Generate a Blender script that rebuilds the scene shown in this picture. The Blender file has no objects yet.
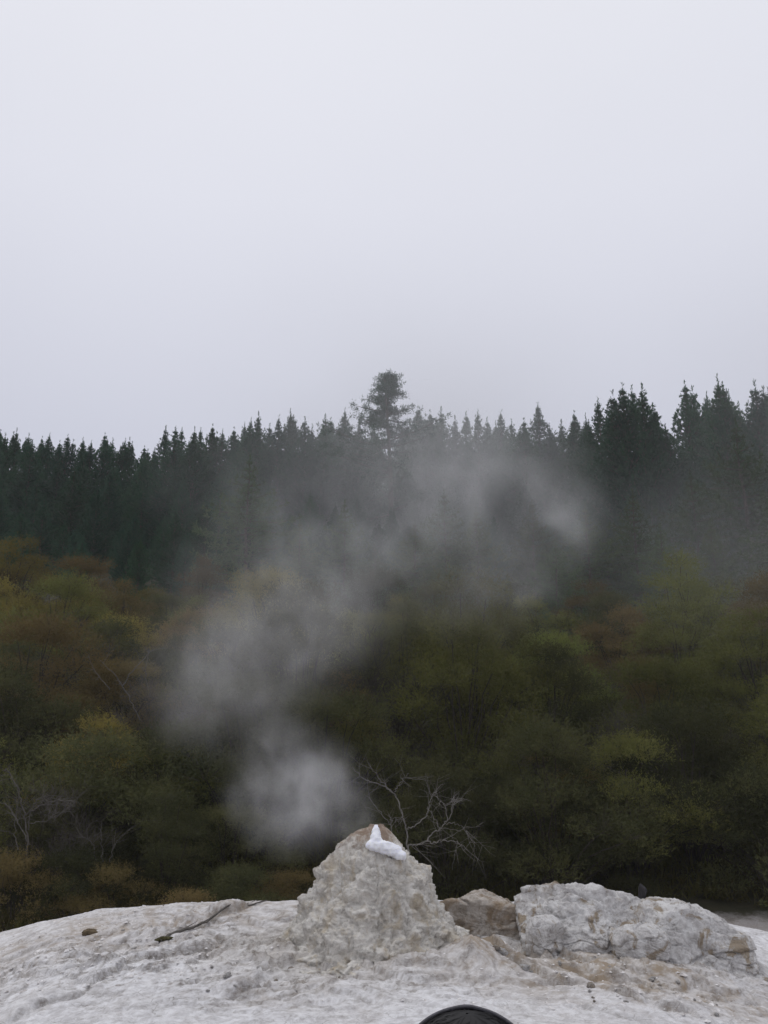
import bpy, bmesh, math, random
import numpy as np
from mathutils import Vector, Matrix
R = math.radians
rng = np.random.default_rng(7)
random.seed(7)
sc = bpy.context.scene
col = sc.collection

# ------------------------------------------------------------------ camera, world, sun, exposure
EYE = Vector((0.0, 0.0, 4.2))
FPX = 850.0
PITCH = math.atan(208 / FPX)
cam_d = bpy.data.cameras.new("camera")
cam = bpy.data.objects.new("camera", cam_d); col.objects.link(cam)
cam.location = EYE
cam.rotation_euler = (R(90) + PITCH, 0, 0)
cam_d.sensor_fit = 'HORIZONTAL'; cam_d.sensor_width = 24.0
cam_d.lens = FPX / 768 * 24.0
cam_d.clip_start = 0.05; cam_d.clip_end = 5000
sc.camera = cam

SUN_EL, SUN_AZ = 60.0, 318.0
w = bpy.data.worlds.new("World"); sc.world = w; w.use_nodes = True
nt = w.node_tree; nt.nodes.clear()
n_out = nt.nodes.new('ShaderNodeOutputWorld'); n_bg = nt.nodes.new('ShaderNodeBackground')
n_sky = nt.nodes.new('ShaderNodeTexSky'); n_sky.sky_type = 'NISHITA'; n_sky.sun_disc = False
n_sky.sun_elevation = R(SUN_EL); n_sky.sun_rotation = R(SUN_AZ)
# overcast cloud layer: pale lilac grey, a little brighter overhead, with very soft unevenness
n_tc = nt.nodes.new('ShaderNodeTexCoord'); n_sep = nt.nodes.new('ShaderNodeSeparateXYZ')
nt.links.new(n_tc.outputs['Generated'], n_sep.inputs[0])
n_ramp = nt.nodes.new('ShaderNodeValToRGB')
cr = n_ramp.color_ramp
cr.elements[0].position = 0.0; cr.elements[0].color = (0.55, 0.56, 0.655, 1)
cr.elements[1].position = 1.0; cr.elements[1].color = (0.94, 0.95, 1.0, 1)
e = cr.elements.new(0.30); e.color = (0.615, 0.628, 0.72, 1)
e = cr.elements.new(0.55); e.color = (0.765, 0.775, 0.85, 1)
e = cr.elements.new(0.75); e.color = (0.83, 0.838, 0.895, 1)
nt.links.new(n_sep.outputs['Z'], n_ramp.inputs[0])
n_noi = nt.nodes.new('ShaderNodeTexNoise'); n_noi.inputs['Scale'].default_value = 2.2; n_noi.inputs['Detail'].default_value = 3
nt.links.new(n_tc.outputs['Generated'], n_noi.inputs['Vector'])
n_mr = nt.nodes.new('ShaderNodeMapRange'); n_mr.inputs[3].default_value = 9.6; n_mr.inputs[4].default_value = 10.4
nt.links.new(n_noi.outputs[0], n_mr.inputs[0])
n_mul = nt.nodes.new('ShaderNodeVectorMath'); n_mul.operation = 'SCALE'
nt.links.new(n_ramp.outputs[0], n_mul.inputs[0]); nt.links.new(n_mr.outputs[0], n_mul.inputs['Scale'])
n_mix = nt.nodes.new('ShaderNodeMix'); n_mix.data_type = 'RGBA'; n_mix.inputs[0].default_value = 0.96
nt.links.new(n_sky.outputs[0], n_mix.inputs[6]); nt.links.new(n_mul.outputs[0], n_mix.inputs[7])
nt.links.new(n_mix.outputs[2], n_bg.inputs[0]); n_bg.inputs[1].default_value = 0.1
nt.links.new(n_bg.outputs[0], n_out.inputs[0])

sun_d = bpy.data.lights.new("sun", 'SUN'); sun_d.energy = 0.8; sun_d.angle = R(30); sun_d.color = (1, .97, .93)
sun = bpy.data.objects.new("sun", sun_d); col.objects.link(sun)
sun.rotation_euler = (R(90 - SUN_EL), 0, R(180 - SUN_AZ))
sc.view_settings.view_transform = 'Standard'; sc.view_settings.look = 'None'
sc.view_settings.exposure = 0.0; sc.view_settings.gamma = 1.0
sc.view_settings.use_curve_mapping = False
sc.render.engine = 'CYCLES'
sc.cycles.max_bounces = 6; sc.cycles.diffuse_bounces = 4; sc.cycles.volume_bounces = 2
sc.cycles.transparent_max_bounces = 8
sc.cycles.use_denoising = True; sc.cycles.use_adaptive_sampling = False
try:
    sc.cycles.volume_step_rate = 3.0; sc.cycles.volume_max_steps = 128
except Exception: pass

# ------------------------------------------------------------------ helpers
CP, SP = math.cos(PITCH), math.sin(PITCH)
def ray(px, py):
    xc = (px - 384) / FPX; yc = (512 - py) / FPX
    return Vector((xc, CP - yc * SP, SP + yc * CP))
def at(px, py, Y):
    d = ray(px, py); return EYE + d * (Y / d.y)
def atz(px, py, z):
    d = ray(px, py); return EYE + d * ((z - EYE.z) / d.z)
def proj(p):
    v = Vector(p) - EYE
    f = v.y * CP + v.z * SP; u = -v.y * SP + v.z * CP
    return 384 + FPX * v.x / f, 512 - FPX * u / f

_perm = np.random.default_rng(3).permutation(512).astype(np.int64)
_perm = np.concatenate([_perm, _perm, _perm])
_grad = np.random.default_rng(5).normal(size=(512, 3)); _grad /= np.linalg.norm(_grad, axis=1)[:, None]
def noise3(p):
    """gradient noise, about -1..1, for an (n,3) array"""
    p = np.asarray(p, float); i = np.floor(p).astype(np.int64); f = p - i
    i &= 255; u = f * f * f * (f * (f * 6 - 15) + 10)
    out = np.zeros(len(p))
    for dx in (0, 1):
        wx = u[:, 0] if dx else 1 - u[:, 0]
        for dy in (0, 1):
            wy = u[:, 1] if dy else 1 - u[:, 1]
            for dz in (0, 1):
                wz = u[:, 2] if dz else 1 - u[:, 2]
                h = _perm[_perm[_perm[i[:, 0] + dx] + i[:, 1] + dy] + i[:, 2] + dz]
                g = _grad[h]
                out += wx * wy * wz * (g[:, 0] * (f[:, 0] - dx) + g[:, 1] * (f[:, 1] - dy) + g[:, 2] * (f[:, 2] - dz))
    return out * 1.6
def fbm(p, scale=1.0, octv=4, gain=.5, ridged=False, off=0.0):
    p = np.asarray(p, float) * scale + off; a = 1.0; s = np.zeros(len(p)); tot = 0
    for k in range(octv):
        n = noise3(p + k * 17.3)
        if ridged: n = 1 - 2 * np.abs(n)
        s += a * n; tot += a; a *= gain; p = p * 2.03
    return s / tot
def worley(p, scale=1.0, off=0):
    """cell noise for an (n,3) array: distance to nearest, second nearest, random value of the cell"""
    p = np.asarray(p, float) * scale + off; i = np.floor(p).astype(np.int64)
    f1 = np.full(len(p), 9.0); f2 = np.full(len(p), 9.0); cid = np.zeros(len(p))
    rnd = np.random.default_rng(21).random((512, 4))
    for dx in (-1, 0, 1):
        for dy in (-1, 0, 1):
            for dz in (-1, 0, 1):
                c = i + [dx, dy, dz]; m = c & 255
                h = _perm[_perm[_perm[m[:, 0]] + m[:, 1]] + m[:, 2]]
                d = np.sqrt((((c + rnd[h, :3]) - p) ** 2).sum(1))
                n1 = d < f1; f2 = np.where(n1, f1, np.minimum(f2, d)); cid = np.where(n1, rnd[h, 3], cid); f1 = np.where(n1, d, f1)
    return f1, f2, cid
def sstep(a, b, x):
    t = np.clip((x - a) / (b - a), 0, 1); return t * t * (3 - 2 * t)

def mesh_np(name, V, F, mat=None, smooth=True):
    """V (n,3); F (m,k) array of equal sided faces"""
    V = np.ascontiguousarray(V, dtype=np.float32); F = np.ascontiguousarray(F, dtype=np.int32)
    me = bpy.data.meshes.new(name); m, k = F.shape
    me.vertices.add(len(V)); me.vertices.foreach_set('co', V.ravel())
    me.loops.add(m * k); me.loops.foreach_set('vertex_index', F.ravel())
    me.polygons.add(m); me.polygons.foreach_set('loop_start', np.arange(0, m * k, k, dtype=np.int32))
    try: me.polygons.foreach_set('loop_total', np.full(m, k, dtype=np.int32))
    except Exception: pass
    me.polygons.foreach_set('use_smooth', np.full(m, smooth))
    me.update(calc_edges=True); me.validate()
    if mat: me.materials.append(mat)
    return me
def link(name, me, parent=None, loc=None):
    o = bpy.data.objects.new(name, me); col.objects.link(o)
    if parent: o.parent = parent
    if loc is not None: o.location = loc
    return o
def tag(o, label=None, cat=None, group=None, kind=None):
    if label: o['label'] = label
    if cat: o['category'] = cat
    if group: o['group'] = group
    if kind: o['kind'] = kind
    return o
def empty(name, loc=(0, 0, 0), rz=0.0):
    o = bpy.data.objects.new(name, None); col.objects.link(o); o.location = loc; o.rotation_euler = (0, 0, rz)
    o.empty_display_size = .2
    return o
def grid_faces(nu, nv, wrap_u=False):
    """vertices stored [v*nu+u]"""
    u = np.arange(nu if wrap_u else nu - 1); v = np.arange(nv - 1)
    U, Vv = np.meshgrid(u, v); U2 = (U + 1) % nu
    return np.stack([Vv * nu + U, Vv * nu + U2, (Vv + 1) * nu + U2, (Vv + 1) * nu + U], -1).reshape(-1, 4)
def copy_tree(o, parent=None):
    c = o.copy(); col.objects.link(c)
    if parent: c.parent = parent
    for ch in list(o.children): copy_tree(ch, c)
    return c

# ------------------------------------------------------------------ materials
class NT:
    def __init__(self, name):
        self.m = bpy.data.materials.new(name); self.m.use_nodes = True
        self.t = self.m.node_tree; self.n = self.t.nodes
        self.bsdf = self.n['Principled BSDF']; self.out = self.n['Material Output']
    def new(self, t, **kw):
        n = self.n.new(t)
        for k, v in kw.items(): setattr(n, k, v)
        return n
    def l(self, a, b): self.t.links.new(a, b)
    def noise(self, vec, scale, detail=5, rough=.6, dist=0.0):
        n = self.new('ShaderNodeTexNoise'); n.inputs['Scale'].default_value = scale
        n.inputs['Detail'].default_value = detail; n.inputs['Roughness'].default_value = rough
        n.inputs['Distortion'].default_value = dist
        if vec is not None: self.l(vec, n.inputs['Vector'])
        return n.outputs[0]
    def remap(self, v, a, b, c=0.0, d=1.0):
        n = self.new('ShaderNodeMapRange'); n.inputs[1].default_value = a; n.inputs[2].default_value = b
        n.inputs[3].default_value = c; n.inputs[4].default_value = d; self.l(v, n.inputs[0]); return n.outputs[0]
    def mix(self, f, a, b, mode='MIX'):
        n = self.new('ShaderNodeMix', data_type='RGBA', blend_type=mode)
        for i, s in ((0, f), (6, a), (7, b)):
            if hasattr(s, 'is_linked') or hasattr(s, 'links'): self.l(s, n.inputs[i])
            elif isinstance(s, (int, float)): n.inputs[i].default_value = s
            else: n.inputs[i].default_value = (*s, 1)
        return n.outputs[2]
    def math(self, op, a, b):
        n = self.new('ShaderNodeMath', operation=op)
        for i, s in ((0, a), (1, b)):
            if isinstance(s, (int, float)): n.inputs[i].default_value = s
            else: self.l(s, n.inputs[i])
        return n.outputs[0]
    def bump(self, h, strength, dist):
        n = self.new('ShaderNodeBump'); n.inputs['Strength'].default_value = strength
        n.inputs['Distance'].default_value = dist; self.l(h, n.inputs['Height']); return n.outputs[0]
    def obj(self): return self.new('ShaderNodeTexCoord').outputs['Object']
    def attr(self, name): return self.new('ShaderNodeAttribute', attribute_name=name).outputs['Fac']

def sinter_mat(name, pale, grey, dark, stain, rough=.75, dark_amt=.5, stain_a=.5, stain_b=.68, bumpd=.025, vent=None, use_attr=False, streak=False):
    s = NT(name); o = s.obj()
    n1 = s.noise(o, 1.7, 6, .62, .4); n2 = s.noise(o, 7.0, 8, .72, .6); n3 = s.noise(o, 34.0, 6, .7); n4 = s.noise(o, 2.6, 7, .65, 1.2)
    c = s.mix(s.remap(n2, .42, .60), pale, grey)
    c = s.mix(s.math('MULTIPLY', s.remap(n1, .50, .72), .6), c, grey)
    dk = s.math('MULTIPLY', s.remap(n3, .56, .72), s.remap(n2, .42, .58))
    c = s.mix(s.math('MULTIPLY', dk, dark_amt), c, dark)
    # crusts of darker mineral in streaky blotches
    mp = s.new('ShaderNodeMapping'); mp.inputs['Scale'].default_value = (.8, 2.2, 2.2) if use_attr else (1, 1, 1.7); s.l(o, mp.inputs[0])
    n5 = s.noise(mp.outputs[0], 4.2, 10, .78, .8); n6 = s.noise(mp.outputs[0], 15.0, 6, .75, .5)
    blo = s.math('MULTIPLY', s.remap(n5, .53, .64), s.remap(n6, .38, .60))
    if use_attr:
        c = s.mix(s.math('MULTIPLY', s.attr('cream'), .8), c, s.mix(s.remap(n2, .36, .62), (.70, .67, .62), (.46, .43, .395)))
        blo = s.math('MULTIPLY', blo, s.remap(s.attr('rough'), .1, .9, .30, 1.0))
    c = s.mix(s.math('MULTIPLY', blo, dark_amt * 1.25), c, dark)
    wv = s.new('ShaderNodeTexNoise'); wv.inputs['Scale'].default_value = 3.0; wv.inputs['Detail'].default_value = 5; s.l(o, wv.inputs['Vector'])
    wo = s.new('ShaderNodeVectorMath', operation='MULTIPLY_ADD'); s.l(wv.outputs['Color'], wo.inputs[0]); wo.inputs[1].default_value = (.5, .5, .5); s.l(mp.outputs[0], wo.inputs[2])
    vo = s.new('ShaderNodeTexVoronoi', feature='DISTANCE_TO_EDGE'); vo.inputs['Scale'].default_value = 2.6; s.l(wo.outputs[0], vo.inputs['Vector'])
    crk = s.math('MULTIPLY', s.remap(vo.outputs['Distance'], .004, .022, 1, 0), s.remap(n1, .46, .60))
    c = s.mix(s.math('MULTIPLY', crk, .65 if use_attr else .3), c, dark)
    if streak:     # runs of cream and ochre down the flanks
        mp2 = s.new('ShaderNodeMapping'); mp2.inputs['Scale'].default_value = (1.6, 1.6, .45); s.l(o, mp2.inputs[0])
        n7 = s.noise(mp2.outputs[0], 4.5, 7, .7, .7)
        c = s.mix(s.math('MULTIPLY', s.remap(n7, .55, .66), .55), c, (.46, .37, .24)); c = s.mix(s.math('MULTIPLY', s.remap(n7, .46, .36), .6), c, (.76, .74, .70))
    if use_attr:   # darker brown mixed in along the ledge steps, broken up by noise
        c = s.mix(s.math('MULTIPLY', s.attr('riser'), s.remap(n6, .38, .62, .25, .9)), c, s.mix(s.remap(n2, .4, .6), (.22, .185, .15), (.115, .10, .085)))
    pal = s.math('MULTIPLY', s.remap(n6, .56, .68), s.remap(n2, .60, .42))
    c = s.mix(s.math('MULTIPLY', pal, .6), c, tuple(min(.78, q * 1.3) for q in pale))
    st = s.remap(n4, stain_a, stain_b)
    if use_attr:
        st = s.math('MULTIPLY', s.remap(n4, stain_a - .03, stain_b - .06, .38, 1.15), s.attr('stain'))
    c = s.mix(s.math('MULTIPLY', st, .8), c, stain)
    if vent is not None:      # iron coloured rim round the vent
        z0, z1, vc = vent
        sep = s.new('ShaderNodeSeparateXYZ'); s.l(o, sep.inputs[0])
        zz = s.math('ADD', sep.outputs['Z'], s.math('MULTIPLY', s.remap(n2, .3, .7, -1, 1), .16))
        c = s.mix(s.math('MULTIPLY', s.remap(zz, z0, z1), .85), c, vc)
    s.l(c, s.bsdf.inputs['Base Color']); s.bsdf.inputs['Roughness'].default_value = rough
    s.bsdf.inputs['Specular IOR Level'].default_value = .25
    h = s.math('ADD', n2, s.math('MULTIPLY', n3, .7))
    s.l(s.bump(h, .9, bumpd), s.bsdf.inputs['Normal'])
    return s.m
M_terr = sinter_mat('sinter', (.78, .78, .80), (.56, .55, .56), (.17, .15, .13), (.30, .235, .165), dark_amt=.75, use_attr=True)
M_cone = sinter_mat('cone_sinter', (.74, .71, .655), (.49, .465, .425), (.16, .14, .115), (.44, .36, .24), dark_amt=.7, stain_a=.52, stain_b=.72, bumpd=.03,
                    vent=(1.20, 1.42, (.25, .17, .115)), streak=True)
M_rock = sinter_mat('outcrop_sinter', (.69, .68, .67), (.47, .45, .44), (.14, .12, .10), (.25, .185, .105), dark_amt=.85, stain_a=.54, stain_b=.61, bumpd=.035)
M_brown = sinter_mat('stained_sinter', (.52, .48, .44), (.36, .32, .275), (.11, .09, .07), (.24, .17, .10), dark_amt=.8, stain_a=.45, stain_b=.62, bumpd=.035)

def simple(name, c, rough=.8, var=.25, scale=20, spec=.2):
    s = NT(name); n = s.noise(s.obj(), scale, 5)
    a = tuple(x * (1 - var) for x in c); b = tuple(min(1, x * (1 + var)) for x in c)
    s.l(s.mix(s.remap(n, .3, .7), a, b), s.bsdf.inputs['Base Color'])
    s.bsdf.inputs['Roughness'].default_value = rough; s.bsdf.inputs['Specular IOR Level'].default_value = spec
    s.l(s.bump(n, .5, .01), s.bsdf.inputs['Normal']); return s.m
def leaf_mat(name, a, b, c, hv=.03, vv=.42, scale=.8, transl=.42):
    """a, b: the two leaf colours in drifts; c: scattered dry leaves"""
    s = NT(name); o = s.obj(); oi = s.new('ShaderNodeObjectInfo')
    add = s.new('ShaderNodeVectorMath', operation='ADD'); s.l(o, add.inputs[0])
    comb = s.new('ShaderNodeCombineXYZ'); s.l(s.math('MULTIPLY', oi.outputs['Random'], 90.0), comb.inputs[0]); s.l(comb.outputs[0], add.inputs[1])
    v = add.outputs[0]
    n1 = s.noise(v, scale, 4, .6); n2 = s.noise(v, 9.0, 3, .6)
    cc = s.mix(s.remap(n1, .38, .62), a, b)
    cc = s.mix(s.math('MULTIPLY', s.remap(n2, .56, .72), .7), cc, c)
    hs = s.new('ShaderNodeHueSaturation'); s.l(cc, hs.inputs['Color'])
    s.l(s.remap(oi.outputs['Random'], 0, 1, .5 - hv, .5 + hv), hs.inputs['Hue'])
    rn = s.math('FRACT', s.math('MULTIPLY', oi.outputs['Random'], 7.31), 0)
    s.l(s.remap(rn, 0, 1, 1 - vv, 1 + vv), hs.inputs['Value'])
    s.l(hs.outputs[0], s.bsdf.inputs['Base Color']); s.bsdf.inputs['Roughness'].default_value = .75
    s.bsdf.inputs['Specular IOR Level'].default_value = .12
    tr = s.new('ShaderNodeBsdfTranslucent'); s.l(hs.outputs[0], tr.inputs[0])
    ms = s.new('ShaderNodeMixShader'); ms.inputs[0].default_value = transl
    s.l(s.bsdf.outputs[0], ms.inputs[1]); s.l(tr.outputs[0], ms.inputs[2]); s.l(ms.outputs[0], s.out.inputs[0])
    return s.m
M_needle = leaf_mat('pine_needles', (.030, .080, .046), (.048, .104, .054), (.068, .092, .042), hv=.02, vv=.25)
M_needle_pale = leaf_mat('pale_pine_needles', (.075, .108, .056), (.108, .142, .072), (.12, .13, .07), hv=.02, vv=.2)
LEAF = {
    'olive':  leaf_mat('olive_leaves', (.118, .124, .038), (.172, .176, .054), (.14, .11, .055), hv=.01),
    'golden': leaf_mat('golden_leaves', (.160, .138, .040), (.215, .182, .050), (.18, .125, .05), hv=.008),
    'bronze': leaf_mat('bronze_leaves', (.140, .108, .044), (.180, .138, .055), (.15, .10, .055), hv=.006),
    'green':  leaf_mat('green_leaves', (.104, .122, .038), (.156, .174, .052), (.13, .12, .055), hv=.01),
    'dark':   leaf_mat('dark_leaves', (.060, .066, .028), (.094, .096, .038), (.10, .08, .042), hv=.01),
    'grey':   leaf_mat('grey_twigs', (.075, .068, .06), (.10, .09, .08), (.08, .07, .05), hv=.01),
}
M_bark = simple('bark', (.10, .085, .07), .9, .4, 8)
M_deadwood = simple('bleached_wood', (.15, .14, .128), .8, .3, 14)
M_deadwood_dim = simple('weathered_wood', (.105, .096, .086), .8, .3, 14)
M_twig = simple('twig_bark', (.045, .038, .031), .9, .35, 10)
M_foam = NT('foam'); M_foam.bsdf.inputs['Base Color'].default_value = (.86, .87, .92, 1); M_foam.bsdf.inputs['Roughness'].default_value = .95; M_foam.bsdf.inputs['Specular IOR Level'].default_value = .1
M_foam.bsdf.inputs['Subsurface Weight'].default_value = .3; M_foam.bsdf.inputs['Subsurface Radius'].default_value = (.02, .02, .03)
M_foam.l(M_foam.bump(M_foam.noise(M_foam.obj(), 60, 4), .4, .01), M_foam.bsdf.inputs['Normal']); M_foam = M_foam.m
M_moss = simple('moss', (.055, .05, .022), .95, .5, 25)
M_darkrock = simple('dark_rock', (.035, .032, .034), .8, .4, 12)

# ------------------------------------------------------------------ ground and hill
def ground_z(x, y):
    x = np.asarray(x, float); y = np.asarray(y, float)
    ys = [-400, -60, -6, 0, 1.2, 5.5, 19.2, 21, 35, 50, 80, 110, 150, 400, 1500]
    zs = [9, 7, 4.0, 2.6, 2.22, .1, 0, .25, 4.4, 9.3, 17.8, 27, 36, 40, 40]
    return np.interp(y, ys, zs)
def build_ground():
    xs = np.concatenate([np.linspace(-1500, -70, 14), np.linspace(-60, 60, 200), np.linspace(70, 1500, 14)])
    ys = np.concatenate([np.linspace(-400, -12, 12), np.linspace(-10, 60, 200), np.linspace(61, 160, 80), np.linspace(180, 1500, 14)])
    X, Y = np.meshgrid(xs, ys); P = np.stack([X.ravel(), Y.ravel(), np.zeros(X.size)], 1)
    Z = ground_z(P[:, 0], P[:, 1])
    rough = sstep(19.5, 26, P[:, 1])
    Z += rough * (fbm(P, .12, 3) * .9) + fbm(P, 1.3, 3) * (.02 + .1 * rough)
    P[:, 2] = Z
    s = NT('ground'); o = s.obj(); sep = s.new('ShaderNodeSeparateXYZ'); s.l(o, sep.inputs[0])
    n = s.noise(o, 3, 8, .7); nf = s.noise(o, 40, 4, .7)
    grav = s.mix(s.remap(nf, .35, .65), (.30, .275, .265), (.46, .43, .42)); grav = s.mix(s.remap(n, .45, .7), grav, (.33, .29, .26))
    soil = s.mix(s.remap(n, .35, .65), (.030, .030, .017), (.05, .044, .026))
    f = s.remap(s.math('ADD', sep.outputs['Y'], s.math('MULTIPLY', n, 1.2)), 20.1, 20.7)
    s.l(s.mix(f, grav, soil), s.bsdf.inputs['Base Color']); s.bsdf.inputs['Roughness'].default_value = .9
    s.bsdf.inputs['Specular IOR Level'].default_value = .15
    s.l(s.bump(nf, .8, .02), s.bsdf.inputs['Normal'])
    o = link('ground', mesh_np('ground', P, grid_faces(len(xs), len(ys)), s.m)); tag(o, kind='structure',
        label='pale gravel flat rising into a dark scrub covered hillside', cat='ground')
build_ground()
def gz(x, y): return float(ground_z(x, y)) + (0.0 if y < 20 else float(fbm(np.array([[x, y, 0.0]]), .12, 3)[0]) * .9 * float(sstep(19.5, 26, y)))

# ------------------------------------------------------------------ sinter terrace
CONE_Y = 11.75
CONE = Vector((at(378, 900, CONE_Y).x, CONE_Y, 1.40))
LEDGES = [  # pixel polylines (traced on the terrace surface), step height, width of the raised side
    ([(150, 936), (185, 925), (225, 917), (268, 904)], .13, .45),
    ([(-30, 996), (20, 984), (60, 976), (105, 964), (150, 950), (205, 945), (250, 941)], .12, .6),
    ([(100, 957), (118, 944), (160, 941), (215, 939)], .10, .35),
    ([(30, 938), (90, 930), (150, 921), (200, 918)], .06, .4),
    ([(215, 985), (262, 975), (300, 984), (345, 975)], .13, .4),
    ([(445, 944), (500, 955), (550, 966), (600, 975), (660, 986), (720, 992)], .14, .5),
    ([(455, 926), (520, 940), (590, 962), (650, 970)], .10, .3),
    ([(560, 985), (620, 998), (680, 1008)], .05, .3),
]
def seg_dist(P, A, B):
    d = B - A; t = np.clip(((P - A) @ d) / (d @ d), 0, 1); q = A + t[:, None] * d
    v = P - q; return np.hypot(v[:, 0], v[:, 1]), np.sign(d[0] * v[:, 1] - d[1] * v[:, 0]), t
def terrace_base(x, y):
    z = 1.36 + .04 * (y - 9)
    l = np.interp(-x * 14 / np.maximum(y, 6) , [0, 1.4, 3.1, 4.3, 5.2, 5.8, 7.5, 10], [0, 0, -.05, -.14, -.28, -.46, -1.1, -2.2])
    r = np.interp(x * 12.5 / np.maximum(y, 6), [0, 1.2, 3, 4.2, 5.2, 6.2, 8.5], [0, 0, -.07, -.22, -.46, -.85, -2.0])
    z = z + l * sstep(7, 14, y) + (l * .35) * (1 - sstep(7, 14, y)) + r * sstep(7, 12.5, y) + r * .35 * (1 - sstep(7, 12.5, y))
    back = np.maximum(0, y - 13.6); z = z - back ** 2 * .28
    front = np.maximum(0, 9.0 - y); z = z - front ** 2 * .10 - front * .03
    return z
def zone(x, y, px, py, rx, ry, z=1.45):
    c = atz(px, py, z); return np.exp(-(((x - c.x) / rx) ** 2 + ((y - c.y) / ry) ** 2))
def terrace_full(x, y):
    P = np.stack([x, y, np.zeros_like(x)], 1)
    z = terrace_base(x, y)
    n0 = fbm(P, .55, 3)
    rough = .22 + 1.1 * zone(x, y, 270, 965, 1.6, 1.0) + .7 * zone(x, y, 60, 950, 1.6, .9) + 1.0 * zone(x, y, 380, 965, 1.4, .8) + 1.0 * zone(x, y, 560, 940, 1.6, 1.1) \
        + .8 * zone(x, y, 670, 965, 1.2, .9) + .6 * zone(x, y, 130, 935, 2.0, 1.1) + .5 * zone(x, y, 240, 925, 1.5, .8)
    rough = np.clip(rough * (.75 + .6 * fbm(P, 1.1, 3, off=40)), .06, 1.3)
    W = P + np.stack([fbm(P, 2.0, 3, off=9), fbm(P, 2.0, 3, off=31), np.zeros_like(x)], 1) * .22
    rid = fbm(W * [.75, 2.2, 1], 1.9, 5, .55, ridged=True)
    lum = fbm(W, 5.5, 4, .55)
    fine = fbm(P, 14, 4, .6)
    Wl = P * [.55, 1.15, 1] + np.stack([fbm(P, 1.1, 4, off=61), fbm(P, 1.1, 4, off=71), np.zeros_like(x)], 1) * .30
    def layers(k, sc_, off):
        t = fbm(Wl, sc_, 5, .5, off=off) * k + fbm(P, 9, 3, .6, off=off) * .22; fl = np.floor(t); fr = t - fl
        return (fl + sstep(.84, .97, fr)) / k, sstep(.78, .86, fr) * sstep(1.0, .95, fr)
    l1, e1 = layers(6.0, .8, 11.0); l2, e2 = layers(5.0, 1.9, 23.0)
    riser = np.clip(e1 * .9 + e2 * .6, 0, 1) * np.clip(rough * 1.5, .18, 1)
    crumb = fbm(P * [.8, 1.5, 1], 8, 4, .6, off=7)
    z = z - .13 * zone(x, y, 545, 940, 1.1, .6) - .08 * zone(x, y, 650, 968, .8, .4)
    z = z + n0 * .06 + np.clip(rough, .18, 1) * (l1 * .34 + l2 * .13) + rough * (rid * .05 + lum * .010 + crumb * .012 + riser * crumb * .07) + fine * (.003 + .008 * rough)
    # lobe of sinter beside the cone
    z += .30 * zone(x, y, 478, 962, .46, .36) + .14 * zone(x, y, 262, 955, .5, .35) + .10 * zone(x, y, 300, 960, .6, .4) + .08 * zone(x, y, 340, 985, .5, .3)
    q = np.stack([x, y], 1)
    for pts, h, wd in LEDGES:
        h = h * .85 * np.clip(.65 + 1.4 * fbm(P, 2.3, 3, off=h * 50), -.15, 1.5)
        w2 = [atz(px, py, 1.5) for px, py in pts]
        best = np.full(len(x), 9e9); side = np.ones(len(x)); along = np.zeros(len(x))
        for i in range(len(w2) - 1):
            A = np.array(w2[i][:2]); B = np.array(w2[i + 1][:2])
            d, s, t = seg_dist(q, A, B); k = d < best
            best[k] = d[k]; side[k] = s[k]; along[k] = ((i + t) / (len(w2) - 1))[k]
        wob = (fbm(P, 2.2, 3, off=4) * .20 + fbm(P, 7, 4, off=8) * .12) 
        sd = side * best + wob
        ends = sstep(0, .18, along) * sstep(0, .18, 1 - along)
        z += h * sstep(-.025, .035, sd) * np.exp(-np.maximum(sd, 0) / wd) * ends - .03 * np.exp(-(sd / .05) ** 2) * ends
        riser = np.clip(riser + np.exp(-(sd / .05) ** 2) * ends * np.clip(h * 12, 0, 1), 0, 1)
    return z, rough, riser
def build_terrace():
    xs = np.arange(-9.5, 9.6, .027); ys = np.arange(5.6, 17.2, .027)
    X, Y = np.meshgrid(xs, ys); x, y = X.ravel(), Y.ravel()
    z, rough, riser = terrace_full(x, y)
    me = mesh_np('sinter_terrace', np.stack([x, y, z], 1), grid_faces(len(xs), len(ys)), M_terr)
    P = np.stack([x, y, z], 1)
    st = np.clip(1.1 * zone(x, y, 580, 960, 1.9, .8) + .8 * zone(x, y, 690, 975, 1.0, .6) + .75 * zone(x, y, 110, 925, 2.4, 1.1) + .5 * zone(x, y, 390, 950, 1.6, .8)
                 + .5 * zone(x, y, 270, 910, 1.2, .6) + .3 * zone(x, y, 270, 985, 1.0, .4) + .12 + .2 * fbm(P, .8, 3), 0, 1)
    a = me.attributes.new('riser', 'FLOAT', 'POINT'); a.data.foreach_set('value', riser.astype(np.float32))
    a = me.attributes.new('rough', 'FLOAT', 'POINT'); a.data.foreach_set('value', rough.astype(np.float32))
    a = me.attributes.new('cream', 'FLOAT', 'POINT'); a.data.foreach_set('value', np.clip(1.3 * zone(x, y, 375, 945, 1.7, 1.1) + .35 * zone(x, y, 600, 960, 1.6, .9) + .5 * fbm(P, .6, 3, off=50), 0, 1).astype(np.float32))
    a = me.attributes.new('stain', 'FLOAT', 'POINT'); a.data.foreach_set('value', st.astype(np.float32))
    tag(link('sinter_terrace', me), kind='structure', label='pale grey crusted sinter terrace around the geyser cone', cat='terrace')
build_terrace()
def tz(x, y): return float(terrace_full(np.array([float(x)]), np.array([float(y)]))[0][0])

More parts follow.
